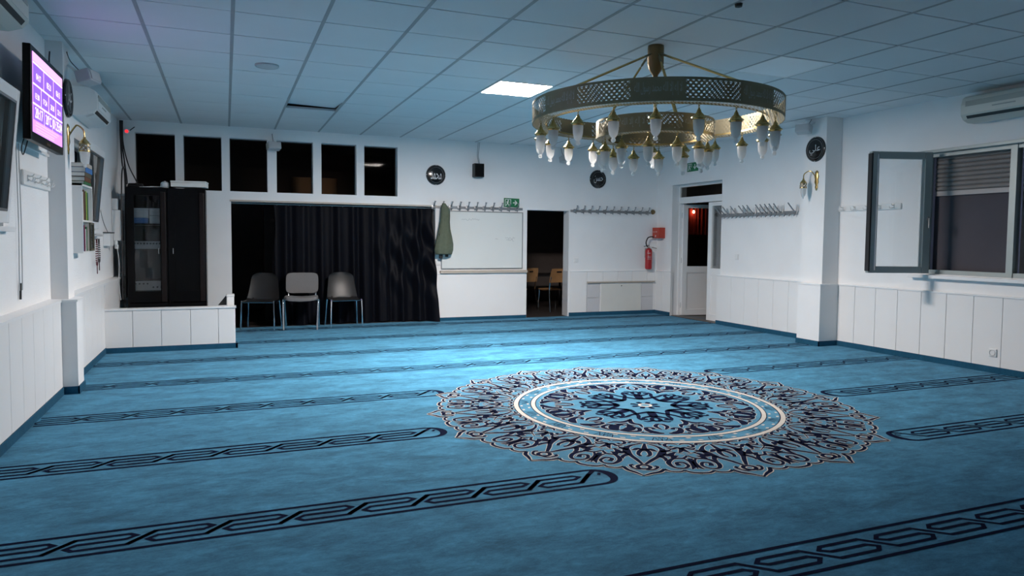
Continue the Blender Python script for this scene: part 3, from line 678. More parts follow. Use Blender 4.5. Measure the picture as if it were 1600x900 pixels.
plate((2.985, YF, .93), 0, 'white light switch half hidden beside the curtain edge') if False else plate((3.062, YF, .905), 0, 'white light switch on the wall below the jacket')
plate((XRu, 8.52, 1.05), RW, 'white light switch right of the double door')
plate((XR-.016, 4.66, .20), RW, 'white round wall socket low on the right-hand boards', True, 'wall_socket', 'socket')
# fire extinguisher and red box
t = T('fire_extinguisher', 'red fire extinguisher hanging in the far right corner', 'fire extinguisher', (6.835, 10.545, .785))
MB().lathe([(0, .004), (.045, .0), (.058, .012), (.060, .03), (.060, .315), (.052, .345), (.03, .362), (.018, .368)], 24).build('cylinder', 'red', t, 40)
MB().lathe([(.0615, .15), (.0615, .235)], 16, a0=-2.6, a1=-1.0).lathe([(.0615, .255), (.0615, .29)], 16, a0=-2.6, a1=-1.2).build('instruction_label', 'signw', t) if False else None
for z_, h_ in ((.175, .005), (.20, .007), (.225, .005), (.275, .012)):
    MB().lathe([(.0612, z_), (.0612, z_+h_)], 10, a0=-2.5, a1=-1.3 if h_ < .012 else -1.6).build('label_print', 'plg', t)
MB().lathe([(.018, .366), (.02, .385), (.016, .40), (0, .402)], 14).build('valve', 'greym', t, True)
MB().box(-.008, .10, -.011, .011, .402, .412, .002).build('lever', 'blackm', t).rotation_euler = (0, -.22, 0)
MB().box(-.008, .085, -.010, .010, .382, .391, .002).build('carry_handle', 'blackm', t).rotation_euler = (0, .2, 0)
MB().tube(spline([(-.012, 0, .385), (-.055, -.02, .41), (-.075, -.03, .47), (-.04, -.03, .545), (.03, -.02, .565), (.09, 0, .56)], 6), .0105, 8).build('hose', 'blackm', t, True)
MB().box(-.02, .02, .06, .095, .2, .36).build('bracket', 'greym', t)
t = T('first_aid_box', 'red first aid box on the wall above the fire extinguisher', 'box', (XRu, 10.50, 1.418), RW)
MB().box(-.105, .105, -.125, 0, -.092, .092, .006).build('case', 'redbox', t)
shift(text('Erste Hilfe', .022, .13), -.02, -.1262, .02).build('lettering', 'paper', t); MB().torus((.0, -.127, -.055), .013, .003, 12, 5, 'y').build('latch', 'paper', t, True)
# far doorway: jamb tiles and the room behind
st('door_1', MB().box(5.325, 5.342, YF-.004, YF+.204, 0, 1.77).box(4.56, 5.342, YF-.004, YF+.204, 1.765, 1.778), 'wall')
for z0, z1 in ((.003, .262), (.268, .528), (.534, .76)): MB().box(5.316, 5.326, YF+.002, YF+.198, z0, z1).build('tile', 'tilew', wall_far)
t = T('dining_table', 'dark topped table in the dim room behind the doorway', 'table', (5.66, 12.35, 0))
MB().box(-.55, .55, -.38, .38, .60, .63, .004).build('top', 'blackm', t)
for a in (-1, 1):
    for b in (-1, 1): MB().tube([(a*.5, b*.33, 0), (a*.5, b*.33, .60)], .02, 10).build('leg', 'blackm', t, True)
def plychair(loc, rz, label):
    t = T('dining_chair', label, 'chair', loc, rz, 'plywood chairs in the dim room')
    m_ = MB().grid(lambda u, v: (-.19+.38*u, -.2+.4*v, .40-.02*sin(pi*v)), 8, 8); m_.grid(lambda u, v: (-.19+.38*u, -.2+.4*v, .387-.02*sin(pi*v)), 8, 8); m_.build('seat', 'wood', t, True)
    def bk(u, v, o=0): x = -.19+.38*u; return (x*(1-.15*v**3), .20+.05*v-.03*(1-(2*u-1)**2)+o, .52+.25*v)
    m_ = MB().grid(lambda u, v: bk(u, v), 10, 6).grid(lambda u, v: bk(u, v, .012), 10, 6); m_.build('backrest', 'wood', t, True)
    MB().box(-.05, .05, .205, .24, .70, .722, .008).build('grip_slot', 'blackm', t)
    for a in (-1, 1):
        MB().tube(spline([(a*.19, -.2, 0), (a*.175, -.17, .38)], 3), .011, 8).build('leg', 'chrome', t, True)
        MB().tube(spline([(a*.19, .24, 0), (a*.175, .18, .38), (a*.165, .22, .62)], 4), .011, 8).build('leg', 'chrome', t, True)
plychair((5.50, 11.62, 0), pi+.1, 'plywood chair nearest the dim doorway, its back to the table edge')
plychair((4.98, 11.85, 0), pi+.5, 'plywood chair farther left behind the doorway, half hidden by the nearest one')
plychair((6.05, 11.66, 0), pi-.2, 'plywood chair right of the dark table behind the doorway')
# ================================================================== RIGHT DOOR (recessed double door)
XD = 7.20
d2 = st('door_2', MB().box(XD, XD+.06, 10.17, 10.24, 0, 2.235).box(XD, XD+.06, 8.86, 8.92, 0, 2.235).box(XD, XD+.06, 8.92, 10.17, 2.19, 2.235).box(XD, XD+.06, 8.92, 10.17, 1.915, 2.02), 'white')
MB().box(XD+.025, XD+.033, 8.92, 10.17, 2.02, 2.19).build('transom_pane', 'dglass', d2)
def leaf(y0, y1, par, loc, rz, hinge):
    L = y1-y0; e = bpy.data.objects.new('door_leaf', MB().box(0, .045, 0, .085, .01, 1.905).box(0, .045, L-.085, L, .01, 1.905).box(0, .045, .085, L-.085, 1.845, 1.905).box(0, .045, .085, L-.085, .74, .85).box(0, .045, .085, L-.085, .01, .11).mesh('door_leaf'))
    C.objects.link(e); e.data.materials.append(M['white']); e.parent = par; e.location = loc; e.rotation_euler = (0, 0, rz)
    MB().box(.018, .026, .085, L-.085, .85, 1.845).build('glass_pane', 'glass', e); MB().box(.012, .032, .085, L-.085, .11, .74).build('lower_panel', 'board', e)
    if hinge:
        for z in (.18, .95, 1.72): MB().tube([(-.012, .0, z-.045), (-.012, .0, z+.045)], .010, 8).build('hinge', 'greym', e, True)
        MB().tube([(-.05, L-.045, 1.0), (-.05, L-.16, 1.0)], .009, 8).tube([(-.05, L-.045, 1.0), (0, L-.045, 1.0)], .009, 8).build('handle', 'greym', e, True)
    return e
leaf(8.92, 9.40, d2, (XD+.004, 8.92, 0), 0, False)
leaf(0, .74, d2, (XD+.05, 10.165, 0), -pi/2-radians(8), True)
st('door_threshold', MB().box(XRu-.01, XD+.1, 8.9, 10.2, .0005, .006), 'dfloor', d2)
st('trim_8', MB().box(XRu-.006, XD, 10.195, 10.21, 0, 2.24).box(XRu-.006, XD, 8.88, 8.895, WH, 2.24).box(XRu-.006, XD, 8.895, 10.195, 2.225, 2.24), 'white')
t = T('red_curtain', 'red cloth seen dimly through the glass of the open door', 'curtain', (8.72, 11.7, 1.12))
MB().grid(lambda u, v: (-.22+.5*u, .02*sin(u*38)+.012*sin(u*71), .85-.56*v), 60, 6).build('cloth', 'redcloth', t, 80); MB().tube([(-.28, 0, .86), (.34, 0, .86)], .008, 8).build('rod', 'greym', t, True)
t = T('wall_lamp', 'small warm lamp glowing in the corridor behind the open door', 'lamp', (8.55, 11.62, 1.86))
MB().lathe([(0, -.03), (.018, -.024), (.022, 0), (.012, .025), (0, .03)], 12).build('bulb', 'warm', t, True); MB().lathe([(.03, .03), (.012, .055), (.012, .09), (0, .09)], 12).build('fitting', 'brass', t, True)
# ================================================================== RIGHT WALL
t = T('coat_rack', 'grey metal coat rack with long slanted prongs right of the double door', 'coat rack', (XRu, 8.10, 1.672), RW)
MB().box(-.775, .775, -.032, -.004, -.024, .024, .003).build('rail', 'greym', t)
for x_ in (-.6, 0, .6): MB().box(x_-.02, x_+.02, -.005, 0, -.02, .02).build('bracket', 'greym', t)
me = MB().tube(spline([(0, -.02, -.018), (0, -.05, -.034), (0, -.062, -.048)], 3), .007, 6).mesh('hook', True)
mp = MB().tube(spline([(0, -.03, .01), (0, -.07, .03), (0, -.165, .125)], 3), .0085, 8).mesh('prong', True); ms = MB().tube(spline([(0, -.03, .01), (0, -.03, .05), (0, -.034, .105)], 3), .007, 6).mesh('prong', True)
for k in range(18):
    x = -.755+.0888*k; ob('hook', me, 'greym', t, (x, 0, 0))
    if k in (0, 1, 2, 4, 6, 7, 8, 10, 11, 12, 13, 14, 17): ob('prong', mp, 'greym', t, (x, 0, 0))
    if k in (1, 2, 3, 5, 6, 8, 9, 10, 11, 12, 13, 14, 17): ob('prong', ms, 'greym', t, (x+.03, 0, 0))
def hook_board(loc, rz, L, h, n, label):
    t = T('hook_board', label, 'coat rack', loc, rz)
    MB().box(-L/2, L/2, -.02, 0, -h/2, h/2, .008).build('board', 'plw', t)
    q = MB().box(-.012, .012, -.026, -.02, -.022, .022, .003)
    for s in (-1, 1): q.tube(spline([(0, -.024, -.008), (s*.016, -.045, -.022), (s*.026, -.058, -.012), (s*.028, -.06, .006)], 4), .0045, 6)
    q.tube(spline([(0, -.024, .012), (0, -.05, .014), (0, -.062, .03)], 3), .0045, 6)
    me = q.mesh('hook', True)
    for k in range(n): ob('hook', me, 'plw', t, (-L/2+L*(k+.5)/n, 0, 0))
hook_board((XRu, 6.22, 1.692), RW, .90, .072, 5, 'white hook board on the right wall behind the open window sash')
hook_board((XLu, 6.20, 1.675), LW, .80, .105, 4, 'white hook board on the left wall under the television')
# air conditioners
def aircon(loc, rz, L, label, m='acw', open_=0):
    t = T('air_conditioner', label, 'air conditioner', (loc[0]+(.003 if rz > 0 else -.003), loc[1], loc[2]), rz)
    prof = [(0, .13), (-.14, .13), (-.185, .105), (-.205, .04), (-.205, -.06), (-.17, -.105), (-.10, -.13), (0, -.13)]
    MB().prism(prof, -L/2, L/2, 'x').build('case', m, t)
    p2 = [(-.187, .107), (-.21, .04), (-.21, -.055), (-.204, -.058), (-.2045, .04), (-.182, .105)]
    MB().prism(p2, -L/2+.04, L/2-.04, 'x').build('front_panel', m, t)
    MB().box(-L/2+.05, L/2-.05, -.2125, -.206, .018, .07).build('grille_band', 'acg', t)
    MB().box(-.16, .06, -.214, -.2085, -.018, -.006, .002).build('display_slot', 'acg', t)
    MB().prism([(-.172, -.108), (-.108, -.1335), (-.108, -.138), (-.176, -.111)], -L/2+.06, L/2-.06, 'x').build('louvre', m, t)
    MB().prism([(-.196, -.072), (-.176, -.099), (-.172, -.097), (-.19, -.070)], -L/2+.05, L/2-.05, 'x').build('air_slot', 'knob', t)
    return t
aircon((XRu, 4.50, 2.62), RW, .95, 'cream split air conditioner above the right-hand window')
aircon((XLu, 8.05, 2.52), LW, .84, 'white split air conditioner high on the left wall near the far corner', 'plw')
aircon((XLu, 4.75, 2.63), LW, .84, 'cream split air conditioner at the top left edge above the tilted window')
# ---- right window with roller shutter and opened sash
y0, y1, z0, z1 = RWIN
fx = XRu+.05
wr = st('window_7', MB().box(fx, fx+.07, y1-.055, y1, z0, z1).box(fx, fx+.07, y0, y0+.055, z0, z1).box(fx, fx+.07, y0, y1, z1-.05, z1).box(fx, fx+.07, y0, y1, z0, z0+.045).box(fx-.01, fx+.07, 4.562, 4.625, z0, z1), 'alu')
for n_, (a, b) in (('shutter_slat', (4.63, y1-.06)), ('shutter_slat', (y0+.055, 4.56))):
    me = MB().prism([(fx+.105, 0), (fx+.094, .012), (fx+.094, .034), (fx+.105, .046), (fx+.112, .023)], a, b, 'y').mesh('shutter_slat')
    for k in range(8): ob(n_, me, 'slat', wr, (0, 0, 1.845+.0475*k))
    MB().box(fx+.096, fx+.112, a, b, 1.79, 1.842, .003).build('shutter_end_bar', 'slatw', wr)
    MB().box(fx+.125, fx+.128, a-.02, b+.02, z0, z1).build('insect_screen', 'screen', wr)
st('window_sill', MB().box(XRu-.075, fx+.02, y0-.06, y1+.07, z0-.045, z0-.008, .004), 'white', wr)
st('window_head', MB().box(XRu-.02, fx, y0-.02, y1+.09, z1-.01, z1+.022, .003), 'alu', wr)
# fixed pane of the second bay
MB().box(fx+.03, fx+.036, y0+.05, 4.565, z0+.04, z1-.05).build('pane', 'glass', wr)
sash = T('window_sash', 'opened grey framed window sash swung into the room at right', 'window', (7.005, 5.385, 0))
sx, sy = 6.365-7.005, 5.60-5.385; SL = hypot(sx, sy); sash.rotation_euler = (0, 0, atan2(sy, sx))
zb, zt = .955, 2.245
for n_, a in (('stile', (0, .085, -.03, .03, zb, zt)), ('stile', (SL-.085, SL, -.03, .03, zb, zt)), ('rail', (.085, SL-.085, -.03, .03, zb, zb+.07)), ('rail', (.085, SL-.085, -.03, .03, zt-.075, zt))): MB().box(*a, .006).build(n_, 'alu', sash)
MB().box(.08, SL-.08, -.004, .004, zb+.06, zt-.065).build('pane', 'glass', sash)
MB().box(SL-.012, SL+.004, -.034, .036, zb+.02, zt-.02).build('seal', 'blackm', sash)
MB().box(SL-.07, SL-.055, .03, .040, zb+.03, zt-.03).build('glazing_bead', 'chrome', sash)
MB().box(.03, .05, .03, .05, 1.52, 1.56).tube([(.04, .045, 1.54), (.04, .06, 1.54), (.04, .06, 1.44)], .008, 8).build('handle', 'greym', sash, True)
for z in (1.05, 2.15): MB().tube([(-.008, 0, z-.04), (-.008, 0, z+.04)], .010, 8).build('hinge', 'greym', sash, True)
# wall sconces
def sconce(loc, rz, label, out=.145, side=0, yaw=0):
    t = T('wall_sconce', label, 'lamp', loc, rz)
    MB().lathe([(0, -.125), (.014, -.115), (.024, -.08), (.018, -.055), (.034, -.02), (.028, .02), (.038, .05), (.024, .085), (.030, .105), (.012, .125), (0, .128)], 14).build('back_plate', 'brass', t, 50).scale = (1, .5, 1)
    MB().tube(spline([(0, -.012, .04), (side*.25, -.05, .105), (side*.6, -out*.62, .12), (side*.95, -out*.95, .085), (side, -out, .03)], 6), .0065, 8).build('arm', 'brass', t, True)
    MB().lathe([(0, .035), (.010, .03), (.012, .015), (.030, -.005), (.040, -.022), (.046, -.026)], 18, (side, -out, 0)).build('cap', 'brass', t, 50)
    m_ = MB().lathe([(.041, -.026), (.043, -.085)], 18, (side, -out, 0)); o_ = m_.build('pierced_collar', 'lat', t, True); cyl_uv(o_.data, (side, -out), .042)
    MB().lathe([(.044, -.083), (.045, -.09), (.042, -.092)], 18, (side, -out, 0)).build('collar_rim', 'brass', t, True)
    MB().lathe([(.037, -.088), (.037, -.12), (.030, -.165), (.017, -.192), (.010, -.197), (.014, -.208), (.008, -.219), (0, -.221)], 18, (side, -out, 0)).build('glass_shade', 'frost', t, True)
def cyl_uv(me, c, R):
    uv = me.uv_layers.new(name='UVMap')
    for p in me.polygons:
        an = [atan2(me.vertices[me.loops[i].vertex_index].co.y-c[1], me.vertices[me.loops[i].vertex_index].co.x-c[0]) for i in p.loop_indices]
        if max(an)-min(an) > pi: an = [a+2*pi if a < 0 else a for a in an]
        for a, i in zip(an, p.loop_indices): uv.data[i].uv = (a*R, me.vertices[me.loops[i].vertex_index].co.z)
sconce((6.81, 6.775, 2.04), RW, 'brass wall lamp with frosted glass on the right-hand pillar', .11, -.105)
sconce((-1.18, 6.745, 2.055), LW, 'brass wall lamp with frosted glass on the left pillar under the black disc', .115, .02)
# ================================================================== LEFT WALL
t = T('television', 'wall television with a glowing violet timetable on the left wall', 'television', (-1.165, 5.865, 2.19), LW)
t.rotation_euler = (radians(1.0), 0, LW); t.scale = (.90, .925, .925)
MB().box(-.54, .54, -.03, .02, -.327, .327, .006).build('bezel', 'black', t)
MB().box(-.2, .2, .02, .05, -.15, .15).box(-.05, .05, .05, .125, -.06, .06).build('wall_mount', 'blackm', t)
sc_ = MB().box(-.495, .485, -.0325, -.030, -.268, .285).build('screen', 'tvbase', t)
MB().box(-.07, .05, -.034, -.029, -.312, -.296).build('badge', 'bronze', t)
def rect(mb, x0, x1, z0, z1, y=-.0335): mb.add([(x0, y, z0), (x1, y, z0), (x1, y, z1), (x0, y, z1)], [(0, 1, 2, 3)])
cells, lines, pk = MB(), MB(), MB()
for k in range(3): rect(cells, -.485+.325*k, -.175+.325*k, .075, .205)
for k in range(4): rect(cells, -.485+.243*k, -.257+.243*k, -.060, .060)
rect(cells, -.485, .475, -.180, -.078)
for z in (.213, .067, -.069): rect(lines, -.495, .485, z-.004, z+.004, -.0338)
for x in (-.17, .155): rect(lines, x-.003, x+.003, .07, .21, -.0338)
for x in (-.25, -.007, .236): rect(lines, x-.003, x+.003, -.066, .066, -.0338)
for x in (-.155, .12): rect(lines, x-.003, x+.003, -.185, -.072, -.0338)
for z in (-.196, -.215, -.236, -.254): rect(pk, -.47+random.uniform(0, .1), .46-random.uniform(0, .3), z-.004, z+.004, -.0338)
rect(pk, -.495, .485, .225, .285, -.0334)
cells.build('timetable_cell', 'tvcell', sc_); lines.build('grid_lines', 'tvw', sc_); pk.build('banner', 'tvpink', sc_)
tx = MB()
for s, x, z, h in (('04:17', -.33, .13, .045), ('05:21', -.005, .13, .045), ('06:13', .32, .13, .045), ('13:30', -.37, -.01, .04), ('17:24', -.128, -.01, .04), ('20:38', .115, -.01, .04), ('22:11', .36, -.01, .04), ('20:17', -.32, -.125, .075), ('20°C', -.017, -.125, .075), ('01:25:04', .30, -.125, .075)):
    q = text(s, h, h*(.62*len(s) if len(s) < 8 else .55*len(s))); shift(q, x, -.0345, z); q.build('digits', 'tvw', sc_)
MB().tube(spline([(-.30, .03, -.20), (-.42, .05, -.36), (-.36, .055, -.42), (-.25, .05, -.30)], 6), .004, 6).build('cable', 'blackm', t, True)
MB().tube(spline([(.50, .03, .30), (.46, .05, .40), (.50, .055, .50)], 6), .006, 6).build('cable', 'blackm', t, True)
tag(MB().box(XLu, XLu+.018, 5.46, 6.60, 1.893, 1.913, .002).build('cable_duct', 'plw', None), 'thin white cable duct on the left wall just under the television', 'cable duct')
# tilt windows
def tilt_window(idx, y0, y1, label):
    z0, z1 = 1.33, 2.19
    w_ = st('window_%d' % idx, MB().box(XLu-.12, XLu-.06, y0, y0+.05, z0, z1).box(XLu-.12, XLu-.06, y1-.05, y1, z0, z1).box(XLu-.12, XLu-.06, y0+.05, y1-.05, z0, z0+.05).box(XLu-.12, XLu-.06, y0+.05, y1-.05, z1-.05, z1), 'white')
    MB().box(XLu-.16, XLu-.155, y0, y1, z0, z1).build('insect_screen', 'screen', w_)
    MB().box(XLu-.05, XLu+.05, y0-.05, y1+.06, z0-.035, z0-.002, .004).build('window_sill', 'white', w_)
    L = y1-y0-.08; H = .83
    t = T('window_sash', label, 'window', (XLu+.012, y0+.04, z0+.02)); t.rotation_euler = (0, radians(5.5), 0)
    for n_, a in (('stile', (-.03, .03, 0, .075, 0, H)), ('stile', (-.03, .03, L-.075, L, 0, H)), ('rail', (-.03, .03, .075, L-.075, 0, .075)), ('rail', (-.03, .03, .075, L-.075, H-.075, H))): MB().box(*a, .006).build(n_, 'white', t)
    MB().box(-.004, .004, .07, L-.07, .07, H-.07).build('pane', 'dglass', t)
    MB().box(.03, .034, .075, L-.075, .075, .09).box(.03, .034, .075, L-.075, H-.09, H-.075).box(.03, .034, .075, .09, .09, H-.09).box(.03, .034, L-.09, L-.075, .09, H-.09).build('glazing_bead', 'greym', t)
tilt_window(8, *LWIN[0][:2], 'tilted pale window sash at the left edge below the air conditioner')
tilt_window(9, *LWIN[1][:2], 'tilted pale window sash on the left wall above the book shelf')
t = T('shutter_strap', 'thin hanging pull cord beside the tilted window at left', 'cord', (XLu+.012, 5.64, .84))
for dy in (0, .075): MB().tube([(0, dy, .06), (.004, dy*.9+.01, .5), (0, dy*.8+.015, 1.07)], .0035, 6).build('cord', 'plg', t, True)
MB().tube([(0, .02, .0), (0, .03, .11)], .007, 8).build('weight', 'knob', t, True)
# hanging book shelf
BY0, BY1 = 7.22, 7.74
t = T('wall_shelf', 'white two-tier hanging book shelf on the left wall', 'shelf', (XLu, 0, 0))
for n_, a in (('side_panel', (0, .135, BY0, BY0+.018, 1.12, 1.735)), ('side_panel', (0, .135, BY1-.018, BY1, 1.135, 1.717)), ('top_panel', (0, .135, BY0, BY1, 1.717, 1.735)), ('shelf_board', (0, .135, BY0+.018, BY1-.018, 1.40, 1.415)), ('shelf_board', (0, .135, BY0+.018, BY1+.0, 1.12, 1.135)), ('back_panel', (0, .008, BY0+.018, BY1-.018, 1.135, 1.717))): MB().box(*a).build(n_, 'plw', t)
def book(x0, y0, z0, d, th, h, m, label, lean=0, flat=False, grp='books on the hanging shelf'):
    t = T('book', label, 'book', (x0, y0, z0), 0, grp)
    if flat:
        MB().box(0, d, 0, h, 0, .003).box(0, d, 0, h, th-.003, th).box(d-.003, d, 0, h, .003, th-.003).build('cover', m, t); MB().box(.004, d-.004, .004, h-.004, .003, th-.003).build('pages', 'paper', t)
    else:
        MB().box(0, d, 0, .003, 0, h).box(0, d, th-.003, th, 0, h).box(d-.003, d, .003, th-.003, 0, h).build('cover', m, t); MB().box(.002, d-.004, .003, th-.003, .004, h-.004).build('pages', 'paper', t)
        t.rotation_euler = (lean, 0, 0)
bx = XLu+.012
y = BY0+.03
for m_, th, h, lb in (('bk_green', .03, .26, 'dark green book upright on the upper tier of the hanging shelf'), ('paper', .022, .25, 'white backed book upright on the upper tier of the hanging shelf'), ('bk_brown', .05, .27, 'thick brown book leaning on the upper tier of the hanging shelf'), ('bk_olive', .035, .26, 'dark olive book upright on the upper tier of the hanging shelf'), ('bk_lime', .035, .265, 'lime green book leaning on the upper tier of the hanging shelf'), ('bk_green', .05, .255, 'deep green book at the far end of the upper shelf tier')):
    book(bx, y, 1.416, .115, th, h, m_, lb); y += th+.018
y = BY0+.03
for m_, th, h, lb in (('bk_blue', .05, .255, 'bright blue book upright on the lower tier of the hanging shelf'), ('bk_maroon', .055, .235, 'maroon book upright on the lower tier of the hanging shelf'), ('paper', .03, .20, 'pale book on the lower tier beside the maroon one'), ('bk_green', .03, .22, 'green book at the far end of the lower shelf tier')):
    book(bx, y, 1.136, .115, th, h, m_, lb); y += th+.02
t = T('picture_frame', 'small brown wooden frame standing on the lower shelf tier', 'frame', (XLu+.138, BY1-.23, 1.1365))
for a in ((0, .012, 0, .018, 0, .26), (0, .012, .182, .2, 0, .26), (0, .012, .018, .182, 0, .018), (0, .012, .018, .182, .242, .26)): MB().box(*a).build('frame_bar', 'bk_olive', t)
MB().box(.004, .006, .018, .182, .018, .242).build('pane', 'glass', t)
z = 1.736
for k, (m_, th, h, lb) in enumerate((('bk_green', .022, .34, 'green book lying flat directly on top of the hanging shelf'), ('bk_brown', .04, .30, 'brown book lying flat second from the bottom of the pile on the shelf'), ('bk_olive', .038, .32, 'dark olive book lying flat in the middle of the pile on the shelf'), ('bk_blue', .045, .34, 'blue book lying flat second from the top of the pile on the shelf'), ('beige', .035, .31, 'beige book lying flat on top of the pile on the shelf'))):
    book(XLu+.005+.004*k, BY0+.02+.012*(k % 2), z, .145, th, h, m_, lb, flat=True, grp='books piled on the hanging shelf'); z += th+.0005
# corner of cables, boxes and beads
t = T('bead_shelf', 'tiny pale shelf with prayer beads below it on the left wall', 'shelf', (XLu, 8.62, 1.27)); MB().box(0, .06, -.24, .22, 0, .02, .003).build('board', 'plg', t); MB().tube([(0, -.05, -.03), (.05, -.05, -.03)], .006, 8).build('peg', 'greym', t, True); MB().tube([(0, .09, -.03), (.05, .09, -.03)], .006, 8).build('peg', 'greym', t, True)
def beadstring(y, L, m_, label):
    t = T('prayer_beads', label, 'beads', (XLu+.04, y, 1.236))
    me = MB().lathe([(0, -.008), (.006, -.005), (.008, 0), (.006, .005), (0, .008)], 8).mesh('bead', True)
    for k in range(34):
        a = 2*pi*k/34; ob('bead', me, m_, t, (0, .035*sin(a)*(1.2-.6*cos(a)), -L/2+L/2*cos(a)))
    MB().tube([(0, 0, -L), (0, .002, -L-.09)], .005, 6).build('tassel', m_, t, True)
beadstring(8.57, .27, 'beads', 'dark red prayer beads hanging under the tiny shelf'); beadstring(8.71, .24, 'knob', 'black prayer beads hanging under the tiny shelf')
t = T('junction_box', 'white junction box with plugs on the left wall near the corner', 'junction box', (XLu, 9.42, 1.16)); MB().box(0, .07, -.14, .14, 0, .15, .006).build('box', 'plw', t); MB().box(0, .08, -.15, .15, .15, .16).build('lid', 'knob', t)
for k in range(2): MB().lathe([(0, -.03), (.02, -.025), (.022, .02), (0, .03)], 12, (.085, .20+.06*k, .04-.05*k)).build('plug', 'plw', t, True)
MB().tube(spline([(.015, -.67, .79), (.015, -.52, .54), (.015, -.22, .29), (.03, .0, .162)], 6), .004, 6).build('cord', 'greym', t, True)
MB().tube(spline([(.09, .24, .0), (.10, .33, -.21), (.10, .28, -.46), (.11, .33, -.66)], 6), .006, 6).build('cord', 'plg', t, True)
t = T('duct_cover', 'white vertical pipe cover in the far left corner', 'duct', (XLu+.003, 10.1, 1.22)); MB().box(0, .10, -.14, .14, 0, .38, .004).build('lower_box', 'plw', t); MB().box(0, .07, -.12, .10, .382, .52, .004).build('upper_box', 'plw', t)
t = T('cable_bundle', 'black cables running down the far left corner beside the cabinet', 'cable', (0, 0, 0))
for dx, x1, x2, y2, z2 in ((0, .02, -1.16, 9.95, .5), (.014, .05, -1.13, 9.9, 1.93), (.03, .09, -1.02, 9.9, 1.93), (.008, .01, -1.17, 10.12, .5), (.02, .03, -1.18, 9.8, .5)):
    MB().tube(spline([(-1.26+dx, 10.58, HC-.02), (-1.255+dx, 10.56, 2.5), (-1.24+dx+x1*.6, 10.45, 2.2), (x2+.0, y2+.15, max(z2, 1.95)), (x2, y2+.05 if z2 < 1 else y2, z2)], 8), .008, 6).build('cable', 'blackm', t, True)
t = T('security_camera', 'small white camera with a red light in the far left ceiling corner', 'camera', (-1.19, YF, 2.665)); MB().lathe([(.038, -.0), (.038, .02), (.03, .025), (0, .025)], 16, axis='y').build('mount', 'plw', t, 40); MB().tube([(0, -.02, 0), (.01, -.10, -.02)], [.03, .028], 14).build('body', 'plw', t, 40); MB().tube([(.01, -.10, -.02), (.0105, -.106, -.021)], .022, 14).build('lens', 'redlamp', t, True); MB().tube([(.04, -.04, .0), (.10, -.07, .045)], .006, 6).build('aerial', 'knob', t, True)
# ================================================================== EQUIPMENT CABINET BEHIND THE PARAPET
def cab(x0, x1, label, glassdoor):
    t = T('cabinet', label, 'cabinet', ((x0+x1)/2, 9.90, 0)); h = (x1-x0)/2; H = 1.885
    MB().box(-h, -h+.02, .02, .55, 0, H).box(h-.02, h, .02, .55, 0, H).box(-h+.02, h-.02, .53, .55, 0, H).box(-h+.02, h-.02, .02, .53, H-.02, H).box(-h+.02, h-.02, .02, .53, .0, .30).build('body', 'black', t)
    if glassdoor:
        for z_ in (.58, 1.10, 1.42): MB().box(-h+.02, h-.02, .05, .53, z_, z_+.016).build('shelf', 'black', t)
    MB().box(-h, h, -.004, .02, 0, .44).build('drawer_front', 'black', t)
    d = MB().box(-h+.004, -h+.085, -.006, .018, .45, H-.005).box(h-.085, h-.004, -.006, .018, .45, H-.005).box(-h+.085, h-.085, -.006, .018, .45, .59).box(-h+.085, h-.085, -.006, .018, H-.10, H-.005).build('door', 'black', t)
    MB().box(h-.075, h-.015, -.018, -.006, .45, H-.05, .008).build('edge_moulding', 'brownedge', t)
    if glassdoor: MB().box(-h+.085, h-.085, .002, .006, .59, H-.10).build('pane', 'glass', d)
    else: MB().box(-h+.085, h-.085, .0, .016, .59, H-.10).build('door_panel', 'black', d)
    MB().tube([(-h+.06 if not glassdoor else h-.10, -.03, 1.06), (-h+.06 if not glassdoor else h-.10, -.03, 1.13)], .005, 8).build('handle', 'chrome', d, True)
    return t
cab(-1.132, -.675, 'black cabinet with a glass door full of audio equipment', True)
cab(-.672, -.232, 'black cabinet with a solid door beside the glass one', False)
def amp(z0, h, m_, label, knobs):
    t = T('amplifier', label, 'amplifier', (-.90, 9.97, z0)); MB().box(-.185, .185, 0, .3, 0, h, .003).build('case', 'knob', t); MB().box(-.185, .185, -.006, 0, .002, h-.002).build('front_plate', m_, t)
    for x, z in knobs: MB().lathe([(0, .022), (.010, .02), (.012, 0)], 10, (x, -.006, z), axis='y').build('knob', 'knob', t, True)
amp(.597, .12, 'amp', 'silver amplifier with two rows of knobs at the bottom of the glass cabinet', [(-.15+.045*k, .085) for k in range(4)]+[(.05+.045*k, .04) for k in range(3)])
amp(1.117, .10, 'amp', 'grey mixer on the middle shelf of the glass cabinet', [(-.15+.035*k, .07) for k in range(9)])
for k, (x, z, w_, h, m_, lb) in enumerate(((-.985, 1.437, .085, .07, 'bk_blue', 'blue box on the upper shelf of the glass cabinet'), (-.985, 1.508, .09, .12, 'plg', 'white tub on the left of the upper cabinet shelf'), (-.80, 1.437, .085, .10, 'plg', 'lower white tub on the right of the upper cabinet shelf'), (-.80, 1.54, .085, .09, 'plg', 'upper white tub on the right of the upper cabinet shelf'))):
    t = T('storage_tub', lb, 'tub', (x, 10.08, z), 0, 'tubs in the glass cabinet'); MB().box(-w_, w_, -.1, .1, 0, h*.8, .008).build('body', m_, t); MB().box(-w_-.003, w_+.003, -.104, .104, h*.8, h, .004).build('lid', m_, t)
t = T('white_carton', 'long white box lying on top of the black cabinets', 'box', (-.42, 10.0, 1.905), radians(-6)); MB().box(-.20, .21, -.12, .12, 0, .055, .004).build('tray', 'paper', t); MB().box(-.203, .213, -.123, .123, .056, .075, .004).build('lid', 'paper', t)
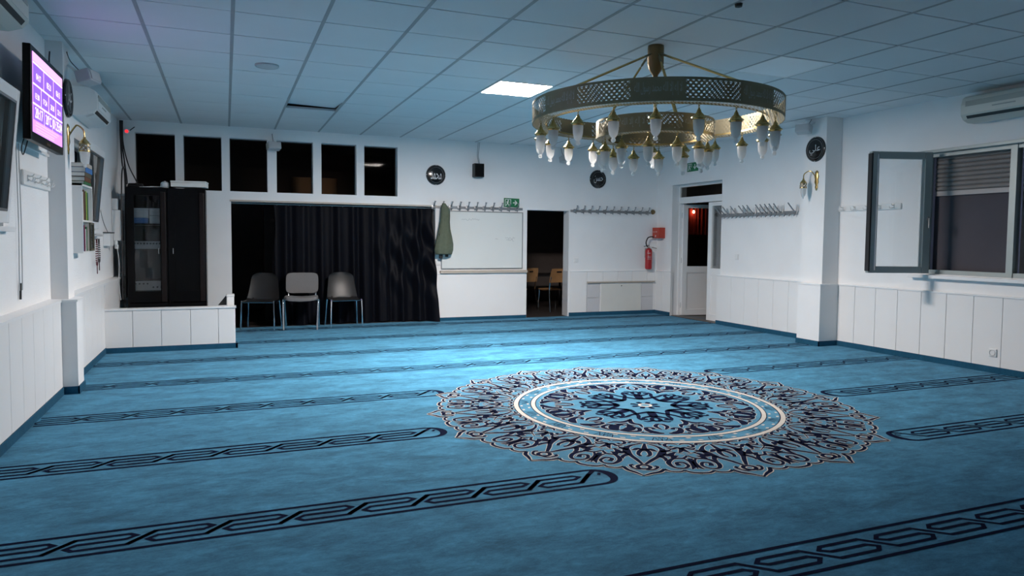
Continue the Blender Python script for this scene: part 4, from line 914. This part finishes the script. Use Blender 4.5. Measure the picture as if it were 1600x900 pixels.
t = T('round_tin', 'small round pale container beside the white box on the cabinet', 'tin', (-.70, 9.96, 1.888)); MB().lathe([(0, 0), (.04, .0), (.052, .02), (.048, .06), (.03, .075), (0, .078)], 16).build('body', 'plg', t, True); MB().lathe([(.0, .078), (.012, .078), (.012, .086), (0, .088)], 10).build('knob', 'plg', t, True)
t = T('paper_stack', 'loose papers spread on top of the glass cabinet', 'papers', (-.88, 10.0, 1.886))
for k in range(4): MB().box(-.10+.04*k, .02+.04*k, -.12, .10, .001+.003*k, .0035+.003*k).build('sheet', 'paper', t)
t = T('cable_coil', 'black coiled cable lying on the glass cabinet', 'cable', (-1.035, 10.03, 1.886))
for k in range(3): MB().torus((0, 0, .010+.016*k), .09-.006*k, .008, 24, 6).build('coil', 'blackm', t, True)
t = T('parapet_post', 'small white post head with dark sloping rail at the parapet end', 'post', (.045, 8.92, 0)); MB().box(-.04, .04, -.06, .10, 0, .59, .008).build('post', 'plw', t); MB().box(-.045, .045, -.065, .105, .582, .605, .006).build('post_cap', 'plw', t)
MB().prism([(-.135, .482), (-.042, .60), (-.042, .482)], -.02, .0, 'y').build('sloping_rail', 'knob', t)
# ================================================================== CHAIRS
def shell_chair(loc, rz, label):
    t = T('stacking_chair', label, 'chair', loc, rz, 'black shell chairs by the curtain')
    def sh(u, v, o=0):
        s = 2*u-1
        if v < .48:
            k = v/.48; w_ = .205+.012*sin(pi*k); y = -.20+.36*k; z = .412-.012*k-.020*sin(pi*k)+.035*abs(s)**3*(k**2) - .018*(1-k)**4
        else:
            k = (v-.48)/.52; a = k; y = .16+.085*a+.02*sin(pi*a); z = .40+.375*a; w_ = .222-.050*a; y -= .045*abs(s)**2.2*(1-.35*a)
            if a > .80: q = (a-.80)/.20; w_ *= 1-.42*q**2.6
        if .40 < v < .60: z += -.0
        return (s*w_, y+o*(.004 if v > .5 else 0), z-(o*.006 if v <= .5 else 0))
    m_ = MB().grid(lambda u, v: sh(u, v), 20, 34).grid(lambda u, v: sh(u, v, 1), 20, 34); m_.build('shell', 'chairp', t, 80)
    for s in (-1, 1):
        MB().tube(spline([(s*.225, -.19, 0), (s*.215, -.175, .36), (s*.212, -.165, .398)], 4), .0105, 8).build('leg', 'chrome', t, True)
        MB().tube(spline([(s*.235, .21, 0), (s*.215, .165, .36), (s*.212, .155, .396)], 4), .0105, 8).build('leg', 'chrome', t, True)
        MB().tube([(s*.212, -.17, .396), (s*.212, .16, .394)], .0105, 8).build('side_rail', 'chrome', t, True)
    for y_ in (-.14, .12): MB().tube([(-.212, y_, .385), (.212, y_, .385)], .009, 8).build('cross_bar', 'chrome', t, True)
shell_chair((.447, 10.41, 0), radians(-17), 'black plastic shell chair nearest the parapet, left of the grey chair')
shell_chair((1.585, 10.40, 0), radians(3), 'black plastic shell chair in front of the navy curtain, right of the grey chair')
t = T('upholstered_chair', 'grey upholstered chair with chrome legs between two black chairs', 'chair', (.985, 10.36, 0), radians(-9))
def pad(w_, h_, d_, curve, name, place):
    q = MB()
    def sup(a, p=.35): c, s = cos(a), sin(a); return (abs(c)**p*(1 if c >= 0 else -1), abs(s)**p*(1 if s >= 0 else -1))
    rows_ = [(-.5, .90), (-.42, .98), (0, 1.0), (.42, .98), (.5, .90)]
    vs = []; n = 40
    for d0, k in rows_:
        for i in range(n): c, s = sup(2*pi*i/n); x, y = c*w_*k, s*h_*k; vs.append(place(x, y, d0*d_+curve*(x/w_)**2))
    c0 = place(0, 0, -.5*d_); c1 = place(0, 0, .5*d_)
    fs = [(r*n+i, r*n+(i+1) % n, (r+1)*n+(i+1) % n, (r+1)*n+i) for r in range(len(rows_)-1) for i in range(n)]
    vs += [c0, c1]; fs += [(len(vs)-2, (i+1) % n, i) for i in range(n)]+[(len(vs)-1, (len(rows_)-1)*n+i, (len(rows_)-1)*n+(i+1) % n) for i in range(n)]
    q.add(vs, fs); return q.build(name, 'upho', t, 60)
pad(.225, .20, .05, .022, 'seat', lambda x, y, z: (x, y-.01, .415+z))
pad(.225, .148, .045, -.03, 'backrest', lambda x, y, z: (x, .215+z*.98+y*.17, .628+y*(1-.10*(1-(x/.225)**2) if y < 0 else 1)-(.012*(1-(x/.225)**2) if y < 0 else 0)))
for s in (-1, 1):
    MB().tube(spline([(s*.222, -.23, 0), (s*.232, -.16, .30), (s*.235, -.12, .405), (s*.235, -.02, .425)], 5), .013, 10).build('leg', 'chrome', t, True)
    MB().tube(spline([(s*.235, -.02, .425), (s*.235, .06, .415), (s*.235, .10, .36), (s*.228, .23, 0)], 5), .013, 10).build('leg', 'chrome', t, True)
    MB().tube(spline([(s*.19, .06, .40), (s*.19, .16, .415), (s*.188, .195, .50), (s*.185, .21, .56)], 5), .012, 8).build('back_support', 'chrome', t, True)
MB().tube([(-.235, .02, .40), (.235, .02, .40)], .010, 8).build('cross_bar', 'chrome', t, True)
# ================================================================== CHANDELIER
CX, CY = 3.16, 4.83
t = T('chandelier', 'large brass ring chandelier with frosted lanterns above the carpet medallion', 'chandelier', (CX, CY, 0))
MB().lathe([(0, HC-.001), (.062, HC-.001), (.064, HC-.02), (.064, HC-.14), (.058, HC-.155), (.055, HC-.175), (.045, HC-.195), (.022, HC-.228), (.018, HC-.25), (0, HC-.252)], 28).build('canopy', 'bronze', t, 40)
lk = MB().torus((0, 0, 0), .016, .004, 12, 6, 'y', .6).mesh('chain_link', True)
for k in range(14):
    o = ob('chain_link', lk, 'brassd', t, (0, 0, HC-.265-.025*k)); o.rotation_euler = (0, 0, pi/2*(k % 2))
RO, RI = .965, .455
ZO, ZI = (2.195, 2.352), (2.08, 2.215)
a_cam = atan2(-CY, -CX)
def ring_(R, z0, z1, ncart, wcart, plate, off, txt):
    g = t; seg = 2*pi/ncart
    for k in range(ncart):
        ac = a_cam+off+seg*k; hw_ = wcart/R/2
        # solid cartouche with raised inscription
        c = MB().lathe([(R, z0+.018), (R+.003, z0+.018), (R+.003, z1-.018), (R, z1-.018), (R, z0+.018)], 14, a0=ac-hw_, a1=ac+hw_).build('cartouche', 'brassd', g, 30)
        q = text(shape(txt), (z1-z0)*.56, wcart*.86)
        q.v = [((R+.0045)*cos(ac+x/R), (R+.0045)*sin(ac+x/R), (z0+z1)/2+z) for x, _, z in q.v]; q.build('inscription', 'steelgilt', c)
        b = MB().lathe([(R, z0+.018), (R, z1-.018)], 18, a0=ac+hw_, a1=ac+seg-hw_).build('pierced_band', 'lat', g, True); cyl_uv(b.data, (0, 0), R)
        # matching inner sheet
    b = MB().lathe([(R-.05, z0+.01), (R-.05, z1-.01)], 72).build('inner_band', 'lat', g, True); cyl_uv(b.data, (0, 0), R)
    for z in (z0, z1): MB().lathe([(R+.004, z-.002), (R+.004, z+(.019 if z == z0 else -.019)), (R-.003, z+(.019 if z == z0 else -.019)), (R-.003, z-.002), (R+.004, z-.002)], 96).build('rim_hoop', 'brassd', g, 30)
    p = MB().lathe([(R, z0), (R-plate, z0)], 96).build('bottom_plate', 'latp', g)
    uv = p.data.uv_layers.new(name='UVMap')
    for l_ in p.data.loops: co = p.data.vertices[l_.vertex_index].co; uv.data[l_.index].uv = (co.x, co.y)
    MB().lathe([(R-plate, z0-.002), (R-plate, z0+.012), (R-plate-.004, z0+.012), (R-plate-.004, z0-.002), (R-plate, z0-.002)], 96).build('plate_hoop', 'brass', g, 30)
ring_(RO, *ZO, 8, .36, .105, .02, 'لا إله إلا الله محمد رسول الله')
ring_(RI, *ZI, 6, .21, .09, -.35, 'لا إله إلا الله')
# suspension rods
for a, R, z in [(a_cam-.62, RO-.03, ZO[1]), (a_cam+.62, RO-.03, ZO[1]), (a_cam+pi, RO-.03, ZO[1]), (a_cam+pi-.55, RI-.03, ZI[1]), (a_cam+.35, RI-.03, ZI[1]), (a_cam+pi+1.3, RI-.03, ZI[1])]:
    p0 = Vector((.064*cos(a), .064*sin(a), HC-.075)); p1 = Vector((R*cos(a), R*sin(a), z)); d = (p1-p0).normalized()
    MB().tube([p0+d*.10, p1], .0085, 8).build('suspension_rod', 'brass', t, True)
    MB().tube([p0, p0+d*.10], .0045, 6).tube([p0+d*.03, p0+d*.085], .009, 8).build('turnbuckle', 'brassd', t, True)
# hanging lanterns
capm = MB().lathe([(0, -.032), (.006, -.034), (.008, -.042), (.012, -.046), (.016, -.060), (.030, -.074), (.036, -.084), (.047, -.090), (.048, -.097), (.040, -.099), (.038, -.107), (.034, -.108)], 20)
capm.torus((0, 0, -.010), .010, .0022, 10, 6, 'y', .6).torus((0, 0, -.025), .009, .0022, 10, 6, 'x', .6)
capm = capm.mesh('lantern_cap', 50)
shm = MB().lathe([(.034, -.100), (.035, -.125), (.033, -.160), (.027, -.188), (.015, -.205), (.010, -.209), (.0155, -.220), (.0145, -.230), (.007, -.237), (0, -.238)], 20).mesh('lantern_glass', True)
blm = MB().lathe([(0, -.10), (.012, -.105), (.019, -.135), (.015, -.155), (0, -.165)], 12).mesh('bulb', True)
def lantern(a, R, z, s=1.07):
    o = ob('lantern_cap', capm, 'brass', t, (R*cos(a), R*sin(a), z)); o.scale = (s,)*3
    g_ = ob('lantern_glass', shm, 'frost', o); b_ = ob('bulb', blm, 'paper', o)
for k in range(20): lantern(a_cam+.01+2*pi*k/20, RO-.055, ZO[0])
for k in range(12): lantern(a_cam-.10+2*pi*k/12, RI-.045, ZI[0])
